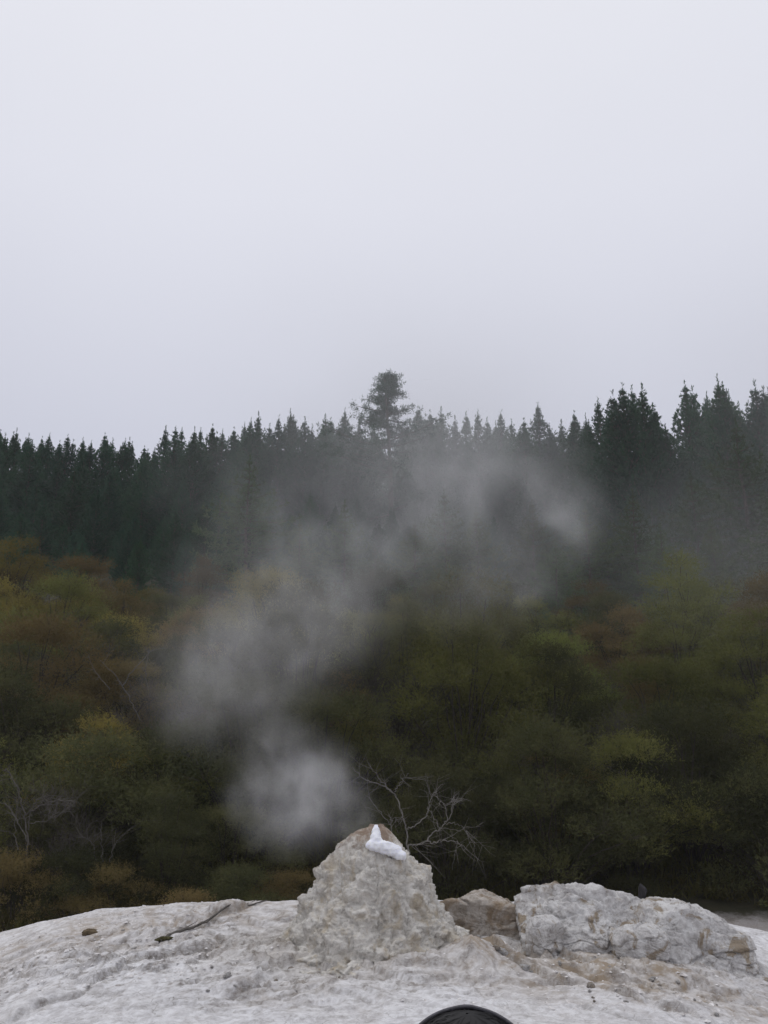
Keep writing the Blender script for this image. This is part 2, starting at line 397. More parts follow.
# ------------------------------------------------------------------ geyser cone
def build_cone():
    prof = [(826, 368, 385), (831, 357, 391), (839, 345, 398), (850, 335, 407), (862, 324, 415), (874, 320, 428), (890, 313, 433), (900, 302, 438), (915, 299, 447),
            (930, 292, 461), (945, 276, 478), (960, 250, 502), (978, 205, 535), (1000, 190, 545)]
    zt = []; xl = []; xr = []
    for py, l, r in prof:
        p = at(l, py, CONE_Y); zt.append(p.z - CONE.z); xl.append(CONE.x - p.x); xr.append(at(r, py, CONE_Y).x - CONE.x)
    zt = np.array(zt[::-1]); xl = np.array(xl[::-1]); xr = np.array(xr[::-1])
    nu, nv = 520, 320
    th = np.linspace(0, 2 * math.pi, nu, endpoint=False)
    zz = np.linspace(zt[0], zt[-1], nv - 40)
    rows = []
    for z in zz:
        l = np.interp(z, zt, xl); r = np.interp(z, zt, xr); m = (l + r) / 2
        ct = np.cos(th); rad = np.where(ct > 0, r, l) * np.abs(ct) ** 1.0 ; 
        yy = np.sin(th) * m * .95
        rows.append(np.stack([np.where(ct > 0, ct * r, ct * l), yy, np.full(nu, z)], 1))
    top = rows[-1]
    for k in range(1, 41):       # rim, then the vent hole going down
        f = k / 40
        s = 1 - .62 * min(1, f * 1.6); dz = .03 * math.sin(min(1, f * 2.2) * math.pi) - .35 * max(0, f - .35) ** 1.0
        rows.append(top * [s, s, 1] + [0, 0, dz])
    V = np.concatenate(rows); F = grid_faces(nu, nv, True)
    ctr = V.copy(); ctr[:, :2] *= 0; ctr[:, 2] -= .5
    d = V - ctr; d /= np.linalg.norm(d, axis=1)[:, None]
    Wp = V + np.stack([fbm(V, 3, 3, off=2), fbm(V, 3, 3, off=12), fbm(V, 3, 3, off=22)], 1) * .12
    up = sstep(-.2, .6, V[:, 2])
    cell = fbm(Wp, 3.1, 3, .5); knob = fbm(Wp, 6.0, 4, .55, ridged=True); fine = fbm(V, 17, 4, .62)
    f1, f2, cid = worley(Wp * [1, 1, 1.25], 4.2, 1.3); g1, g2, gid = worley(Wp, 9.5, 4.1)
    lump = (.42 - f1) * .16 + (cid - .5) * .07 * sstep(0, .2, f2 - f1) + (.4 - g1) * .055 + (gid - .5) * .025
    amp = cell * .07 + (knob - .25) * .05 + fine * .034 + fbm(V, 38, 3, .6, off=6) * .010 + lump * .85 - .022
    amp = amp * (1 + .5 * sstep(.3, -.2, V[:, 2]))
    amp *= .30 + .70 * sstep(1.40, 1.0, V[:, 2])
    V = V + d * amp[:, None]
    # bulges seen on the outline
    for px, py, y, rr, a in ((321, 874, CONE_Y - .1, .10, .07), (427, 872, CONE_Y, .13, .07), (303, 905, CONE_Y - .1, .16, .06), (430, 893, CONE_Y - .1, .1, .05),
                             (445, 935, CONE_Y - .7, .25, .08), (335, 935, CONE_Y - .7, .3, .07)):
        c = np.array(at(px, py, y) - CONE); k = np.exp(-((V - c) ** 2).sum(1) / rr ** 2); V = V + d * (k * a)[:, None]
    o = link('geyser_cone', mesh_np('geyser_cone', V, F, M_cone), loc=CONE)
    tag(o, 'pale knobbly sinter cone of the geyser with a rust brown vent rim', 'geyser cone')
    return o
cone = build_cone()
def build_foam():
    bm = bmesh.new()
    base = at(376, 838, CONE_Y - .32)
    blobs = []
    for pl, r0, r1 in (([(376, 827), (376, 842)], .036, .085), ([(376, 832), (371, 845)], .025, .06), ([(374, 845), (386, 848), (396, 852), (402, 856)], .075, .06), ([(384, 847), (395, 851)], .085, .08)):
        t = np.linspace(0, len(pl) - 1, 9 * (len(pl) - 1))
        for q in t: blobs.append((np.interp(q, range(len(pl)), [k[0] for k in pl]), np.interp(q, range(len(pl)), [k[1] for k in pl]), r0 + (r1 - r0) * q / (len(pl) - 1) + random.uniform(-.006, .006), .95))
    for px, py, r, sz in blobs:
        p = at(px, py, CONE_Y - .24 - (py - 829) * .008) - base
        bmesh.ops.create_icosphere(bm, subdivisions=3, radius=r, matrix=Matrix.Translation(p) @ Matrix.Diagonal((1, 1.2, sz, 1)))
    me = bpy.data.meshes.new('soap_foam'); bm.to_mesh(me); bm.free(); me.materials.append(M_foam)
    o = link('soap_foam', me, loc=base); me.polygons.foreach_set('use_smooth', [True] * len(me.polygons))
    m = o.modifiers.new('remesh', 'REMESH'); m.mode = 'VOXEL'; m.voxel_size = .011; m.use_smooth_shade = True
    m = o.modifiers.new('smooth', 'SMOOTH'); m.iterations = 6
    tx = bpy.data.textures.new('froth', 'CLOUDS'); tx.noise_scale = .05; tx.noise_depth = 3
    m = o.modifiers.new('froth', 'DISPLACE'); m.texture = tx; m.strength = .05; m.mid_level = .5; m.texture_coords = 'LOCAL'
    tag(o, 'bright white peak of foam spilling over the rim of the geyser vent', 'foam')
build_foam()

# ------------------------------------------------------------------ rocks
def rock_mesh(name, rx, ry, rz, mat, seed, cuts=9, amp=.10, sub=7, power=3.0, profile=None):
    r = np.random.default_rng(seed)
    bm = bmesh.new(); bmesh.ops.create_icosphere(bm, subdivisions=sub, radius=1.0)
    V = np.array([v.co[:] for v in bm.verts]); F = np.array([[v.index for v in f.verts] for f in bm.faces]); bm.free()
    V /= (np.abs(V) ** power).sum(1)[:, None] ** (1 / power)
    for _ in range(cuts):
        n = r.normal(size=3); n /= np.linalg.norm(n); dmax = .70 + .25 * r.random()
        k = V @ n - dmax; V = V - np.maximum(k, 0)[:, None] * n * .93
    D = V / np.linalg.norm(V, axis=1)[:, None]
    S = np.array([rx, ry, rz]); V = V * S; off = seed * 3.7
    W = V + np.stack([fbm(V, 3, 3, off=off + 1), fbm(V, 3, 3, off=off + 5), fbm(V, 3, 3, off=off + 9)], 1) * .1
    f1, f2, cid = worley(W * [.8, .8, 2.4], 1.5, off + .3); g1, g2, gid = worley(W * [.8, .8, 2.2], 4.6, off + .7)
    blk = (cid - .5) * 1.5 * sstep(0, .12, f2 - f1) - .55 * sstep(.07, 0, f2 - f1) + (gid - .5) * .40 * sstep(0, .25, g2 - g1) - .15 * sstep(.08, 0, g2 - g1)
    V = V + D * ((fbm(W, 1.6, 3, off=off) * amp + (fbm(W, 4.5, 4, .55, ridged=True, off=off) - .2) * amp * .32 + fbm(V, 13, 5, .65, off=off) * amp * .36 + blk * amp * .75)[:, None])
    if profile is not None:
        xs, hs = profile; V[:, 2] *= np.interp(V[:, 0] / rx, xs, hs)
    return mesh_np(name, V, F, mat)
def rock(name, px, py, Y, rx, ry, rz, seed, label, cat='rock', mat=None, group=None, dz=0.0, rz_=0.0, tilt=0.0, **kw):
    c = at(px, py, Y)
    o = link(name, rock_mesh(name, rx, ry, rz, mat or M_rock, seed, **kw), loc=(c.x, c.y, c.z + dz))
    o.rotation_euler = (0, tilt, rz_)
    return tag(o, label, cat, group)
rock('rock_outcrop', 583, 937, 12.3, .90, .7, .62, 11, 'large flat topped white sinter block right of the cone, highest of the outcrop',
     cuts=5, amp=.085, power=6.0, profile=([-1, -.9, -.5, 0, .6, 1], [1.0, 1.04, 1.03, .97, .88, .80]))
rock('rock_outcrop', 688, 955, 12.1, .77, .75, .67, 23, 'rounded pale sinter mound sloping down to the right beside the gravel', cuts=3, amp=.085, power=2.7,
     profile=([-1, -.6, 0, .5, 1], [1.02, 1.05, .97, .80, .6]))
rock('rock_outcrop', 752, 990, 11.9, .60, .8, .42, 29, 'low smooth sinter shoulder at the right end of the outcrop', cuts=3, amp=.06, power=2.3,
     profile=([-1, -.4, 0, .5, 1], [1.1, 1.0, .85, .65, .5]))
rock('rock_outcrop', 486, 930, 12.9, .82, .55, .50, 31, 'long low grey brown sinter ledge between the cone and the white block', mat=M_brown, cuts=2, amp=.10, power=9.0,
     profile=([-1, -.6, -.2, .3, .7, 1], [1.04, .98, 1.0, .90, .88, .80]))
rock('boulder', 640, 946, 11.5, .35, .3, .25, 37, 'smooth pale boulder lying in front of the white sinter block', cuts=7, amp=.05, power=2.6)
rock('boulder', 545, 938, 11.7, .26, .22, .26, 41, 'small pale boulder leaning on the left foot of the white block', cuts=6, amp=.05)
rub = [(470, 950, 12.0, .26, 'pale stone at the lower left end of the rubble strip'), (575, 945, 12.55, .20, 'ochre stained stone tucked under the white block'), (620, 985, 11.6, .24, 'flat grey stone along the front edge of the rubble strip'), (735, 988, 11.8, .28, 'flat pale stone below the right hand mound'),
       (465, 936, 12.6, .34, 'brown crusted slab behind the right flank of the cone'), (515, 936, 12.7, .30, 'brown slab in the dip left of the white block'),
       (500, 950, 12.2, .30, 'thin grey slab below the brown slab in the dip'), (560, 956, 12.2, .34, 'flat stained slab under the white block'),
       (600, 966, 12.0, .28, 'yellow brown stained stone below the pale boulder'), (650, 970, 12.0, .36, 'jagged brown stone at the middle of the rubble strip'),
       (700, 980, 11.9, .26, 'small dark stained stone near the right end of the rubble strip'), (535, 948, 12.5, .22, 'small brown stone between slab and white block')]
for i, (px, py, Y, r_, lab) in enumerate(rub):
    rock('rubble_stone', px, py + 8, Y, r_, r_ * .8, r_ * .42, 50 + i, lab, 'stone', mat=M_brown, group='stained stones of the rubble strip', cuts=10, amp=.06, sub=5, rz_=random.uniform(-.5, .5), tilt=random.uniform(-.1, .25))
rock('dark_rock', 643, 894, 12.5, .075, .08, .14, 77, 'small black pointed stone in the notch between the two largest sinter rocks', 'stone', mat=M_darkrock, cuts=6, amp=.03, sub=4, power=2.0, profile=([-1, 0, 1], [1.25, 1, .6]))
p = atz(92, 922, 1.48)
rock('stone', 92, 922, p.y, .12, .09, .05, 81, 'small dark brown stone lying alone near the left rim of the terrace', 'stone', mat=simple('brown_stone', (.10, .075, .045), .9, .5, 25), cuts=7, amp=.05, sub=4, power=2.2)
p = atz(164, 935, 1.5)
rock('moss_strip', 164, 935, p.y, .15, .05, .035, 83, 'thin strip of dark green moss on the ledge left of the cone', 'moss', mat=M_moss, cuts=3, amp=.05, sub=4, power=2.0, rz_=.5)
p = atz(106, 957, 1.5)
rock('stone', 106, 958, p.y, .07, .05, .04, 85, 'small dark stone on the broken edge in the left foreground', 'stone', mat=M_brown, cuts=7, amp=.05, sub=4, power=2.0)
for o in list(col.objects):      # the small stones and the moss sit down on the crust
    if o.name.split('.')[0] in ('stone', 'moss_strip'):
        zs_ = [tz(o.location.x + dx, o.location.y + dy) for dx in (-.06, 0, .06) for dy in (-.04, .04)]
        o.location.z = min(zs_) + (.05 if 'moss' in o.name else .022)
def loose_stones():
    random.seed(63)
    pr = []
    for i in range(7):
        me = rock_mesh('loose_stone', 1, random.uniform(.6, .9), random.uniform(.4, .7), M_brown if i in (1, 4) else M_rock, 300 + i, cuts=14, amp=.16, sub=4, power=2.6); pr.append(me)
    zones = [((205, 350), (958, 986), 16, (.022, .07), 'left of the cone base'), ((445, 560), (930, 968), 22, (.025, .085), 'in the dip right of the cone'), ((560, 720), (958, 992), 24, (.022, .08), 'in front of the white outcrop'),
             ((110, 260), (935, 952), 9, (.015, .045), 'along the broken ledges at the left'), ((10, 190), (905, 935), 7, (.015, .04), 'on the far left rim of the terrace')]
    for (x0, x1), (y0, y1), n, (s0, s1), wd in zones:
        for k in range(n):
            px = random.uniform(x0, x1); py = random.uniform(y0, y1); q = atz(px, py, 1.47)
            sz = s0 + (s1 - s0) * random.random() ** 2.2
            o = link('loose_stone', random.choice(pr), loc=(q.x, q.y, tz(q.x, q.y) + sz * .12)); o.scale = (sz, sz, sz); o.rotation_euler = (random.uniform(-.3, .3), random.uniform(-.3, .3), random.uniform(0, 6.28))
            tag(o, f'{"small" if sz < (s0 + s1) * .4 else "larger"} loose stone {wd}', 'stone', 'loose stones on the terrace')
loose_stones()
#loose pale chips lying on the terrace
def build_chips():
    n = 2200; Vs = []; Fs = []
    k = 0
    for i in range(n):
        if random.random() < .65:
            px, py = random.gauss(110, 75), random.uniform(908, 975)
        else:
            px, py = random.gauss(620, 90), random.uniform(925, 1000)
        q = atz(px, py, 1.45)
        if not (-7 < q.x < 7 and 8.5 < q.y < 14.2): continue
        Vs.append((q.x, q.y)); k += 1
    Q = np.array(Vs); z = terrace_full(Q[:, 0], Q[:, 1])[0]
    base = np.array([(-1, -1, 0), (1, -1, 0), (1, 1, 0), (-1, 1, 0), (-.5, -.4, 1), (.5, -.5, .8), (.5, .5, 1.1), (-.4, .5, .7)], float)
    fq = np.array([(4, 5, 6, 7), (0, 1, 5, 4), (1, 2, 6, 5), (2, 3, 7, 6), (3, 0, 4, 7)])
    V = []; F = []
    for i in range(k):
        s = rng.uniform(.005, .015) * (2.0 if rng.random() < .05 else 1)
        a = rng.uniform(0, 6.28); c, s_ = math.cos(a), math.sin(a)
        b = base * [s * rng.uniform(.7, 1.5), s, s * rng.uniform(.4, .9)] * rng.uniform(.7, 1.3, size=(8, 1))
        b = np.stack([b[:, 0] * c - b[:, 1] * s_, b[:, 0] * s_ + b[:, 1] * c, b[:, 2]], 1)
        V.append(b + [Q[i, 0], Q[i, 1], z[i] - .003]); F.append(fq + 8 * i)
    s = NT('chips'); n = s.noise(s.obj(), 6, 4); s.l(s.mix(s.remap(n, .35, .65), (.42, .39, .37), (.82, .80, .79)), s.bsdf.inputs['Base Color']); s.bsdf.inputs['Roughness'].default_value = .8
    tag(link('gravel', mesh_np('gravel', np.concatenate(V), np.concatenate(F), s.m, False)), 'loose pale sinter chips strewn over the terrace', 'gravel', kind='stuff')
build_chips()

# ------------------------------------------------------------------ vegetation kit
def blades(C, D, L, Wd, r=rng):
    """one diamond blade per row: centre C, direction D, length L, width Wd"""
    n = len(C); D = D / np.linalg.norm(D, axis=1)[:, None]
    Rr = r.normal(size=(n, 3)); S = np.cross(D, Rr); S /= np.linalg.norm(S, axis=1)[:, None] + 1e-9
    L = np.broadcast_to(L, n)[:, None]; Wd = np.broadcast_to(Wd, n)[:, None]
    V = np.stack([C, C + D * L * .5 + S * Wd * .5, C + D * L, C + D * L * .5 - S * Wd * .5], 1).reshape(-1, 3)
    return V, np.arange(4 * n).reshape(-1, 4)
def tube(pts, rads, sides=5):
    pts = np.asarray(pts, float); n = len(pts); T = np.gradient(pts, axis=0); T /= np.linalg.norm(T, axis=1)[:, None] + 1e-9
    ref = np.array([.3, .9, .2]); A = np.cross(T, ref); A /= np.linalg.norm(A, axis=1)[:, None] + 1e-9; B = np.cross(T, A)
    a = np.linspace(0, 2 * math.pi, sides, endpoint=False)
    V = (pts[:, None] + (A[:, None] * np.cos(a)[None, :, None] + B[:, None] * np.sin(a)[None, :, None]) * np.asarray(rads)[:, None, None]).reshape(-1, 3)
    return V, grid_faces(sides, n, True)
class Bag:
    def __init__(s): s.V = []; s.F = []; s.k = 0
    def add(s, V, F): s.V.append(V); s.F.append(F + s.k); s.k += len(V)
    def mesh(s, name, mat, smooth=False): return mesh_np(name, np.concatenate(s.V), np.concatenate(s.F), mat, smooth)

def shrub_meshes(seed, h, wd, kind='cloud', n_lobe=15, per=420, ll=(.06, .135), lw=(.019, .036)):
    """stems fanning from the base, each ending in a flattened clump of small leaves"""
    r = np.random.default_rng(seed); st = Bag(); lv = Bag()
    for i in range(n_lobe):
        a = r.uniform(0, 6.28); q = math.sqrt(r.uniform(.02, 1)); 
        hz = h * (1 - .55 * q ** 1.8) * r.uniform(.72, 1.02)
        if i < 3: hz = h * r.uniform(.88, 1.0); q *= .4
        if i % 3 == 2: hz *= r.uniform(.12, .6); tipq = 1
        tip = np.array([math.cos(a) * q * wd, math.sin(a) * q * wd, hz])
        t = np.linspace(0, 1, 7)[:, None]
        mid = np.array([tip[0] * .25, tip[1] * .25, hz * .55]) + r.normal(size=3) * .12
        b0 = np.array([math.cos(a) * .12, math.sin(a) * .12, -.3])
        pts = (1 - t) ** 2 * b0 + 2 * t * (1 - t) * mid + t ** 2 * tip + r.normal(size=(7, 3)) * .04
        st.add(*tube(pts, np.linspace(.026, .008, 7) * (h / 3.2)))
        R3 = np.array([r.uniform(.38, .75), r.uniform(.38, .75), r.uniform(.26, .5)]) * wd / 1.6
        n = int(per * r.uniform(.7, 1.2))
        if kind == 'twig': n //= 2
        # sprays inside the clump: short twigs carrying leaves
        ns = n // 9
        d = r.normal(size=(ns, 3)); d /= np.linalg.norm(d, axis=1)[:, None]; d[:, 2] = np.abs(d[:, 2]) * 1.0 - .25
        root = tip + d * R3 * (r.uniform(.15, 1.0, size=(ns, 1)) ** .6)
        dirs = d * [1, 1, .7] + [0, 0, .75] + r.normal(size=(ns, 3)) * .38
        dirs /= np.linalg.norm(dirs, axis=1)[:, None]
        sl = r.uniform(.22, .62, size=(ns, 1)) * (1.5 if kind == 'twig' else 1)
        f = r.uniform(0, 1, size=(ns, 9, 1))
        C = (root[:, None] + dirs[:, None] * sl[:, None] * f).reshape(-1, 3) + r.normal(size=(ns * 9, 3)) * .035
        D = np.repeat(dirs, 9, 0) + r.normal(size=(ns * 9, 3)) * .75
        k = len(C)
        if kind == 'twig':
            lv.add(*blades(C, np.repeat(dirs, 9, 0) + r.normal(size=(k, 3)) * .5, r.uniform(.2, .5, k), r.uniform(.008, .016, k), r))
        else:
            lv.add(*blades(C, D, r.uniform(*ll, k), r.uniform(*lw, k), r))
        # fine twigs
        if i % 2 == 0:
            m = 26; dd = r.normal(size=(m, 3)); dd[:, 2] = np.abs(dd[:, 2])
            st.add(*blades(tip + dd * .05, dd, r.uniform(.3, .7, m), .012, r))
    return st, lv

def mk_shrub(name, seed, h, wd, leaf, kind='cloud', **kw):
    root = empty(name); st, lv = shrub_meshes(seed, h, wd, kind, **kw)
    link('stem', st.mesh('stem', M_twig), root)
    link('foliage', lv.mesh('foliage', LEAF[leaf]), root)
    root['h'] = h
    return root
def recolour(src, leaf):
    root = empty(src.name.split('.')[0])
    for ch in src.children:
        me = ch.data
        if ch.name.startswith('foliage'): me = me.copy(); me.materials[0] = LEAF[leaf]
        link(ch.name.split('.')[0], me, root)
    return root

# ------------------------------------------------------------------ scrub on the slope
random.seed(41)
shapes = []
for i, (h, wd, nl, pr) in enumerate(((3.3, 1.9, 17, 520), (3.9, 2.2, 20, 520), (2.6, 2.0, 15, 520), (4.4, 1.7, 18, 520))):
    shapes.append(mk_shrub('scrub_bush', 100 + i, h, wd, 'olive', n_lobe=int(nl * 1.25), per=int(pr * 1.9)))
protos = {('olive', i): s for i, s in enumerate(shapes)}
for lf in ('golden', 'bronze', 'green', 'dark'):
    for i, s in enumerate(shapes): protos[(lf, i)] = recolour(s, lf)
tw0 = mk_shrub('bare_shrub', 140, 3.0, 1.8, 'grey', 'twig', n_lobe=16, per=420); tw1 = mk_shrub('bare_shrub', 141, 2.3, 2.0, 'grey', 'twig', n_lobe=14, per=420)
protos[('grey', 0)] = protos[('grey', 1)] = tw0; protos[('grey', 2)] = protos[('grey', 3)] = tw1
used = set()
DESC = {'olive': 'olive green', 'golden': 'yellowish', 'bronze': 'bronze brown', 'green': 'fresh green', 'dark': 'dark green', 'grey': 'grey leafless'}
def col_word(px):
    for lim, wd in ((60, 'at the left edge'), (180, 'left of the steam'), (330, 'behind the lower steam puff'), (450, 'straight behind the geyser cone'),
                    (560, 'right of the geyser cone'), (680, 'above the white sinter block'), (9999, 'at the right edge')):
        if px < lim: return wd
def place_shrub(px, Y, leaf, shp, s=1.0, x=None, sz=1.0):
    X = (px - 384) / 926 * Y if x is None else x
    z = gz(X, Y)
    key = (leaf, shp); src = protos[key]
    if key in used or (leaf == 'grey' and ('grey', shp ^ 1) in used): o = copy_tree(src)
    else: o = src
    used.add(key)
    o.location = (X, Y, z - .05); o.rotation_euler = (0, 0, random.uniform(0, 6.28)); o.scale = (s, s, s * sz)
    h = (3.3, 3.9, 2.6, 4.4)[shp] * s * sz
    cx, cy = proj((X, Y, z + h * .7))
    row = 'at the foot of the slope' if Y < 24 else 'low on the slope' if Y < 31 else 'halfway up' if Y < 40 else 'just below the pines'
    size = 'tall' if h > 3.9 else 'low' if h < 2.6 else 'bushy'
    kindw = 'shrub' if leaf == 'grey' else 'scrub bush'
    tag(o, f'{size} {DESC[leaf]} {kindw} {row} {col_word(cx)}', 'shrub', 'scrub on the slope')
    return o
def pick_leaf(px, py):
    """drifts of colour: gold and bronze upper left, green in the middle, dark at the foot, muted on the right"""
    if py > 770: wts = dict(dark=.68, olive=.10, bronze=.12, green=.04, grey=.06)
    elif px < 230 and py < 640: wts = dict(golden=.42, bronze=.36, olive=.22)
    elif px < 250: wts = dict(bronze=.34, dark=.34, olive=.16, golden=.06, grey=.12)
    elif px < 520: wts = dict(olive=.46, green=.10, dark=.2, bronze=.10, golden=.04, grey=.10)
    else: wts = dict(olive=.34, dark=.24, bronze=.22, green=.04, grey=.16)
    k = list(wts); return random.choices(k, [wts[i] for i in k])[0]
n_sh = 0
for Y, step in ((20.8, 2.3), (22.8, 2.4), (25.0, 2.5), (27.6, 2.6), (30.4, 2.7), (33.4, 2.9), (36.6, 3.0), (40.0, 3.1), (43.6, 3.3), (47.2, 3.4), (50.5, 3.6)):
    hw = .43 * Y + 2.0
    x = -hw + random.uniform(0, step)
    while x < hw:
        X = x + random.uniform(-.5, .5); YY = Y + random.uniform(-.9, .9)
        if Y < 21 and X > 2: YY += .5
        px, py = proj((X, YY, gz(X, YY) + 2.2))
        if px > 290 and Y > 45: x += step; continue
        shp = random.choice((0, 1, 2, 3)) if Y > 24 else random.choice((0, 2, 2, 1))
        s = random.uniform(.68, 1.22) * (0.8 if Y < 22 else 1)
        place_shrub(0, YY, pick_leaf(px, py), shp, s, x=X, sz=random.uniform(.85, 1.15)); n_sh += 1
        x += step * random.uniform(.8, 1.2)
# bushes that stand out in the picture
place_shrub(164, 19.8, 'dark', 3, .55, sz=1.0)
place_shrub(60, 18.6, 'dark', 2, .55); place_shrub(15, 18.4, 'bronze', 2, .55); place_shrub(115, 18.8, 'bronze', 2, .5, sz=.9)
place_shrub(240, 18.8, 'dark', 2, .5, sz=.9); place_shrub(290, 19.2, 'bronze', 2, .5, sz=.8); place_shrub(190, 18.2, 'bronze', 2, .42, sz=.8)
place_shrub(30, 20.2, 'grey', 0, .75)
place_shrub(700, 22.4, 'dark', 1, .95); place_shrub(640, 22.0, 'olive', 1, .8); place_shrub(-22, 46, 'golden', 3, 1.15); place_shrub(560, 21.6, 'dark', 0, .85)
for k in list(protos):
    pass
# prototypes that found no place are taken away again
for key, src in protos.items():
    if key not in used and not (key[0] == 'grey' and (('grey', key[1] ^ 1) in used)):
        for ch in list(src.children): bpy.data.objects.remove(ch)
        bpy.data.objects.remove(src)

# ------------------------------------------------------------------ fallen branch on the terrace
def fallen_branch():
    r = np.random.default_rng(4); b = Bag(); pts = []
    for px, py in ((160, 936), (172, 931), (190, 926), (208, 921), (228, 916), (248, 910), (266, 905)):
        q = atz(px, py, 1.5); pts.append((q.x, q.y, tz(q.x, q.y)))
    P = np.array(pts); P[:, 2] = np.maximum(P[:, 2], np.linspace(P[0, 2], P[-1, 2], len(P))) + .012
    t = np.linspace(0, len(P) - 1, 26); P = np.stack([np.interp(t, range(len(pts)), P[:, k]) for k in range(3)], 1) + r.normal(size=(26, 3)) * .006
    b.add(*tube(P, np.linspace(.024, .008, 26), 6))
    for i in (6, 11, 16, 20):
        d = P[i + 2] - P[i]; d /= np.linalg.norm(d); d = d + np.array([0, r.choice([-1, 1]) * .7, .12]); q = P[i] + d * np.linspace(0, r.uniform(.15, .35), 5)[:, None]
        b.add(*tube(q, np.linspace(.009, .003, 5), 4))
    base = P[0].copy()
    tag(link('fallen_branch', mesh_np('fallen_branch', np.concatenate(b.V) - base, np.concatenate(b.F), M_deadwood_dim, True), loc=base), 'thin weathered branch lying on the terrace ledge left of the cone', 'branch')
fallen_branch()
# ------------------------------------------------------------------ undergrowth
def build_under():
    r = np.random.default_rng(77); n = 60000
    Y = r.uniform(17.4, 24.5, n); X = r.uniform(-1, 1, n) * (.45 * Y + 2)
    keep = ~((X > 3.0) & (Y < 20.4 + .3 * np.sin(X * 2))); X, Y = X[keep], Y[keep]; n = len(X)
    dens = fbm(np.stack([X, Y, X * 0], 1), .8, 3); k = dens + r.uniform(-.5, .5, n) > -.1; X, Y = X[k], Y[k]; n = len(X)
    hgt = .18 + .35 * np.clip(fbm(np.stack([X, Y, X * 0], 1), .5, 3, off=5) + .4, 0, 1)
    C = np.stack([X, Y, ground_z(X, Y) + r.uniform(-.05, .6, n) * hgt], 1)
    D = r.normal(size=(n, 3)) * .55 + [0, 0, 1]
    V, F = blades(C, D, hgt * r.uniform(.5, 1.2, n), r.uniform(.02, .05, n), r)
    m = leaf_mat('undergrowth', (.07, .058, .022), (.085, .078, .026), (.10, .062, .03), scale=.5, vv=.01)
    tag(link('undergrowth', mesh_np('undergrowth', V, F, m, False)), 'brownish ferns and low growth along the foot of the scrub', 'undergrowth', kind='stuff')
build_under()

# ------------------------------------------------------------------ dead branches
def dead_branches(name, polys, Y, mat, label, seed, rad=.035, twigs=5, zoff=0):
    """polys: lists of pixels; every branch keeps its own drift in depth, with side twigs grown from it"""
    r = np.random.default_rng(seed); b = Bag()
    for pl, w0, y0, y1 in polys:
        pts = np.array([at(px, py, Y + y0 + (y1 - y0) * i / max(1, len(pl) - 1)) for i, (px, py) in enumerate(pl)])
        t = np.linspace(0, len(pl) - 1, len(pl) * 5); P = np.stack([np.interp(t, range(len(pl)), pts[:, k]) for k in range(3)], 1)
        for _ in range(3): P[1:-1] = (P[:-2] + P[1:-1] * 2 + P[2:]) / 4
        P[1:-1] += r.normal(size=P[1:-1].shape) * .014
        b.add(*tube(P, np.linspace(rad * w0, rad * w0 * .38, len(P)), 6))
        for _ in range(twigs):
            i = r.integers(len(P) // 3, len(P) - 1); d = P[min(i + 1, len(P) - 1)] - P[i - 1]; d /= np.linalg.norm(d)
            dd = d + r.normal(size=3) * .7; dd /= np.linalg.norm(dd); L = r.uniform(.2, .6)
            q = P[i] + dd * L * np.linspace(0, 1, 6)[:, None] + np.cumsum(r.normal(size=(6, 3)) * .03, 0) * np.linspace(0, 1, 6)[:, None]
            b.add(*tube(q, np.linspace(rad * .3, rad * .1, 6), 4))
            for _ in range(2):
                j = r.integers(2, 5); d2 = dd + r.normal(size=3) * .8; q2 = q[j] + d2 * L * .45 * np.linspace(0, 1, 4)[:, None]
                b.add(*tube(q2, np.linspace(rad * .16, rad * .07, 4), 4))
    V = np.concatenate(b.V); base = Vector(V[V[:, 2].argmin()])
    o = link(name, mesh_np(name, V - np.array(base), np.concatenate(b.F), mat, True), loc=base); tag(o, label, 'dead shrub'); return o
def Z(*q): return [(340 + u / 4.8, 740 + v / 4.8) for u, v in q]
dead_branches('dead_shrub', [
    (Z((340, 640), (325, 500), (320, 420), (300, 350), (270, 270), (215, 215), (150, 200), (100, 180), (60, 130)), 1.1, 0, .5),
    (Z((270, 270), (215, 215), (165, 155), (140, 110)), .6, .25, .1), (Z((262, 250), (290, 205), (330, 160)), .5, .2, .5),
    (Z((300, 640), (270, 480), (240, 405), (190, 350), (130, 270)), .8, -.2, -.3), (Z((245, 400), (260, 370), (290, 400)), .35, -.2, -.1),
    (Z((325, 430), (370, 405), (420, 360), (428, 310), (445, 260), (495, 212)), .75, 0, .4), (Z((420, 320), (455, 375), (475, 425)), .55, .2, .1),
    (Z((330, 620), (325, 500), (360, 507), (420, 485)), 1.0, -.3, -.3), (Z((420, 485), (440, 495), (490, 483), (545, 485), (580, 505), (612, 527)), .7, -.3, -.6),
    (Z((420, 485), (425, 460), (480, 425), (515, 388), (545, 320), (545, 265)), .75, -.3, 0), (Z((515, 388), (503, 310), (462, 270)), .55, -.15, .1),
    (Z((505, 400), (560, 400), (600, 425), (612, 455)), .45, -.15, -.2), (Z((505, 315), (540, 290), (600, 285)), .4, 0, .3)],
    17.6, M_deadwood, 'bleached leafless shrub with forked branches right behind the geyser cone', 5, rad=.017, twigs=6)
